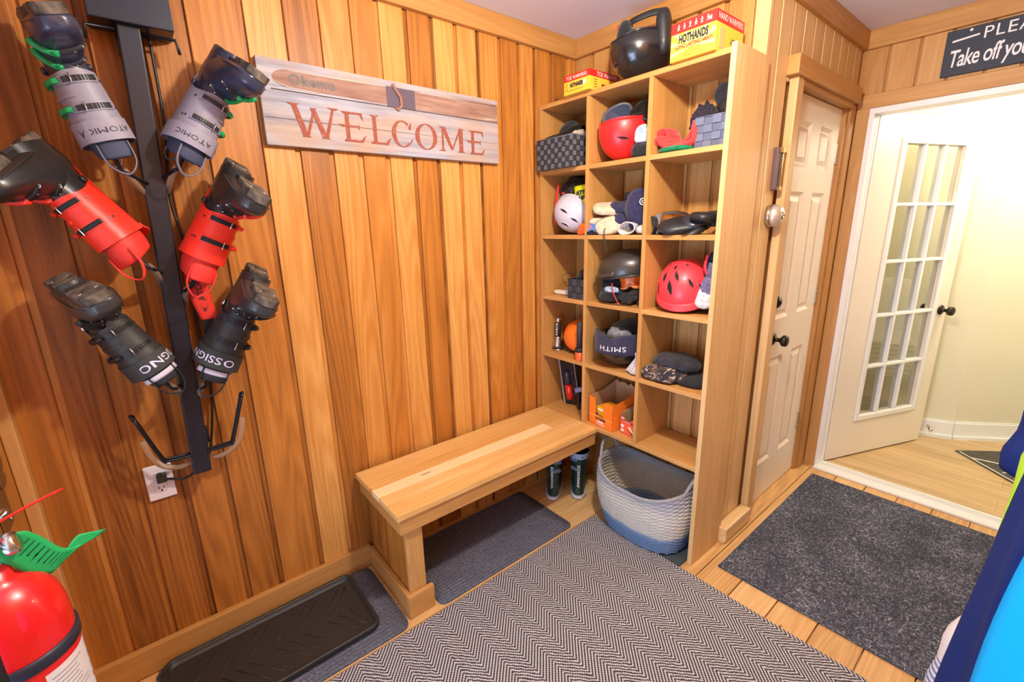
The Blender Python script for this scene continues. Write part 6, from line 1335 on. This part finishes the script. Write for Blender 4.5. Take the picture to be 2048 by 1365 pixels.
# ------------------------------------------------------------------ let the soft things settle: cloth yields to wood, to hard shells and to the things below
from mathutils.bvhtree import BVHTree
SOFT = {'glove', 'mitten', 'cloth', 'cap', 'headband', 'scarf', 'pompom', 'hat', 'bag', 'strap', 'tag', 'gaiter', 'sachet', 'case', 'sack', 'zip', 'fleece', 'padding', 'slipper'}
SEMI = {'goggles', 'packet'}
bpy.context.view_layer.update()
def tree_of(o):
    dg = bpy.context.evaluated_depsgraph_get(); e = o.evaluated_get(dg); me = e.to_mesh(); M = o.matrix_world
    V = [M @ v.co for v in me.vertices]; F = [tuple(p.vertices) for p in me.polygons]; e.to_mesh_clear()
    lo = [min(v[i] for v in V) for i in range(3)]; hi = [max(v[i] for v in V) for i in range(3)]
    return BVHTree.FromPolygons(V, F), lo, hi
def meshes(o): return ([o] if o.type == 'MESH' else [])+[m for c in o.children for m in meshes(c)]
CELLS = []
for k, (a, b) in enumerate(((-.0225, -.3135), (-.3325, -.637), (-.656, -.9555))):
    for z0, z1 in zip(ZS[1:], ZS[:-1]): CELLS.append((b, a, z0, z1-.02))
tops = [o for o in SC.objects if o.parent is None and o.get('category')]
def centre(o):
    P_ = [m.matrix_world @ Vector(c) for m in meshes(o) for c in m.bound_box]; return sum(P_, Vector())/len(P_)
def bake(m):
    """apply the modifiers of a soft part so that its real surface can be fitted"""
    if not m.modifiers: return
    dg = bpy.context.evaluated_depsgraph_get(); me = bpy.data.meshes.new_from_object(m.evaluated_get(dg)); m.modifiers.clear(); m.data = me
def settle(group, box, gap=.0012):
    rank = lambda o: 0 if o['category'] in ('helmet', 'basket', 'box', 'torch', 'remote', 'brush') else 1 if o['category'] in SEMI else 2
    done = []
    for o in sorted(group, key=rank):
        r = rank(o); ms = meshes(o)
        if r:
            for m in ms: bake(m)
            bpy.context.view_layer.update()
            for m in ms:
                W_ = m.matrix_world; iW = W_.inverted()
                for v in m.data.vertices:
                    q = W_ @ v.co; p = q.copy()
                    q.y = min(max(q.y, box[0]+gap), box[1]-gap); q.z = min(max(q.z, box[2]+gap), box[3]-gap); q.x = min(q.x, -.004-gap)
                    if q != p: v.co = iW @ q
                for it in range(3):      # where it meets what already lies there, the surface is refined and ends at the contact
                    W2 = [W_ @ v.co for v in m.data.vertices]; tr = BVHTree.FromPolygons(W2, [tuple(p.vertices) for p in m.data.polygons])
                    lo = [min(v[i] for v in W2) for i in range(3)]; hi = [max(v[i] for v in W2) for i in range(3)]; hit = set()
                    for dt, dlo, dhi in done:
                        if all(dlo[i] < hi[i] and lo[i] < dhi[i] for i in range(3)): hit |= {k for k, _ in tr.overlap(dt)}
                    if not hit: break
                    bm = bmesh.new(); bm.from_mesh(m.data); bm.faces.ensure_lookup_table(); fs = [bm.faces[k] for k in hit]
                    if it < 2:
                        es = list({e for f in fs for e in f.edges if e.calc_length() > (.004 if it else .006)})
                        if es: bmesh.ops.subdivide_edges(bm, edges=es, cuts=1, use_grid_fill=True)
                    else: bmesh.ops.delete(bm, geom=fs, context='FACES')
                    bm.to_mesh(m.data); bm.free(); m.data.update()
            bpy.context.view_layer.update()
        done += [tree_of(m) for m in ms if len(m.data.polygons)]
for (y0, y1, z0, z1) in CELLS:
    g = []
    for o in tops:
        if o.get('category') in ('shelf', 'cord') or o.name.startswith(('bench',)): continue
        c = centre(o)
        if y0 < c.y < y1 and z0 < c.z < z1 and -.34 < c.x < 0: g.append(o)
    settle(g, (y0, y1, z0, z1))
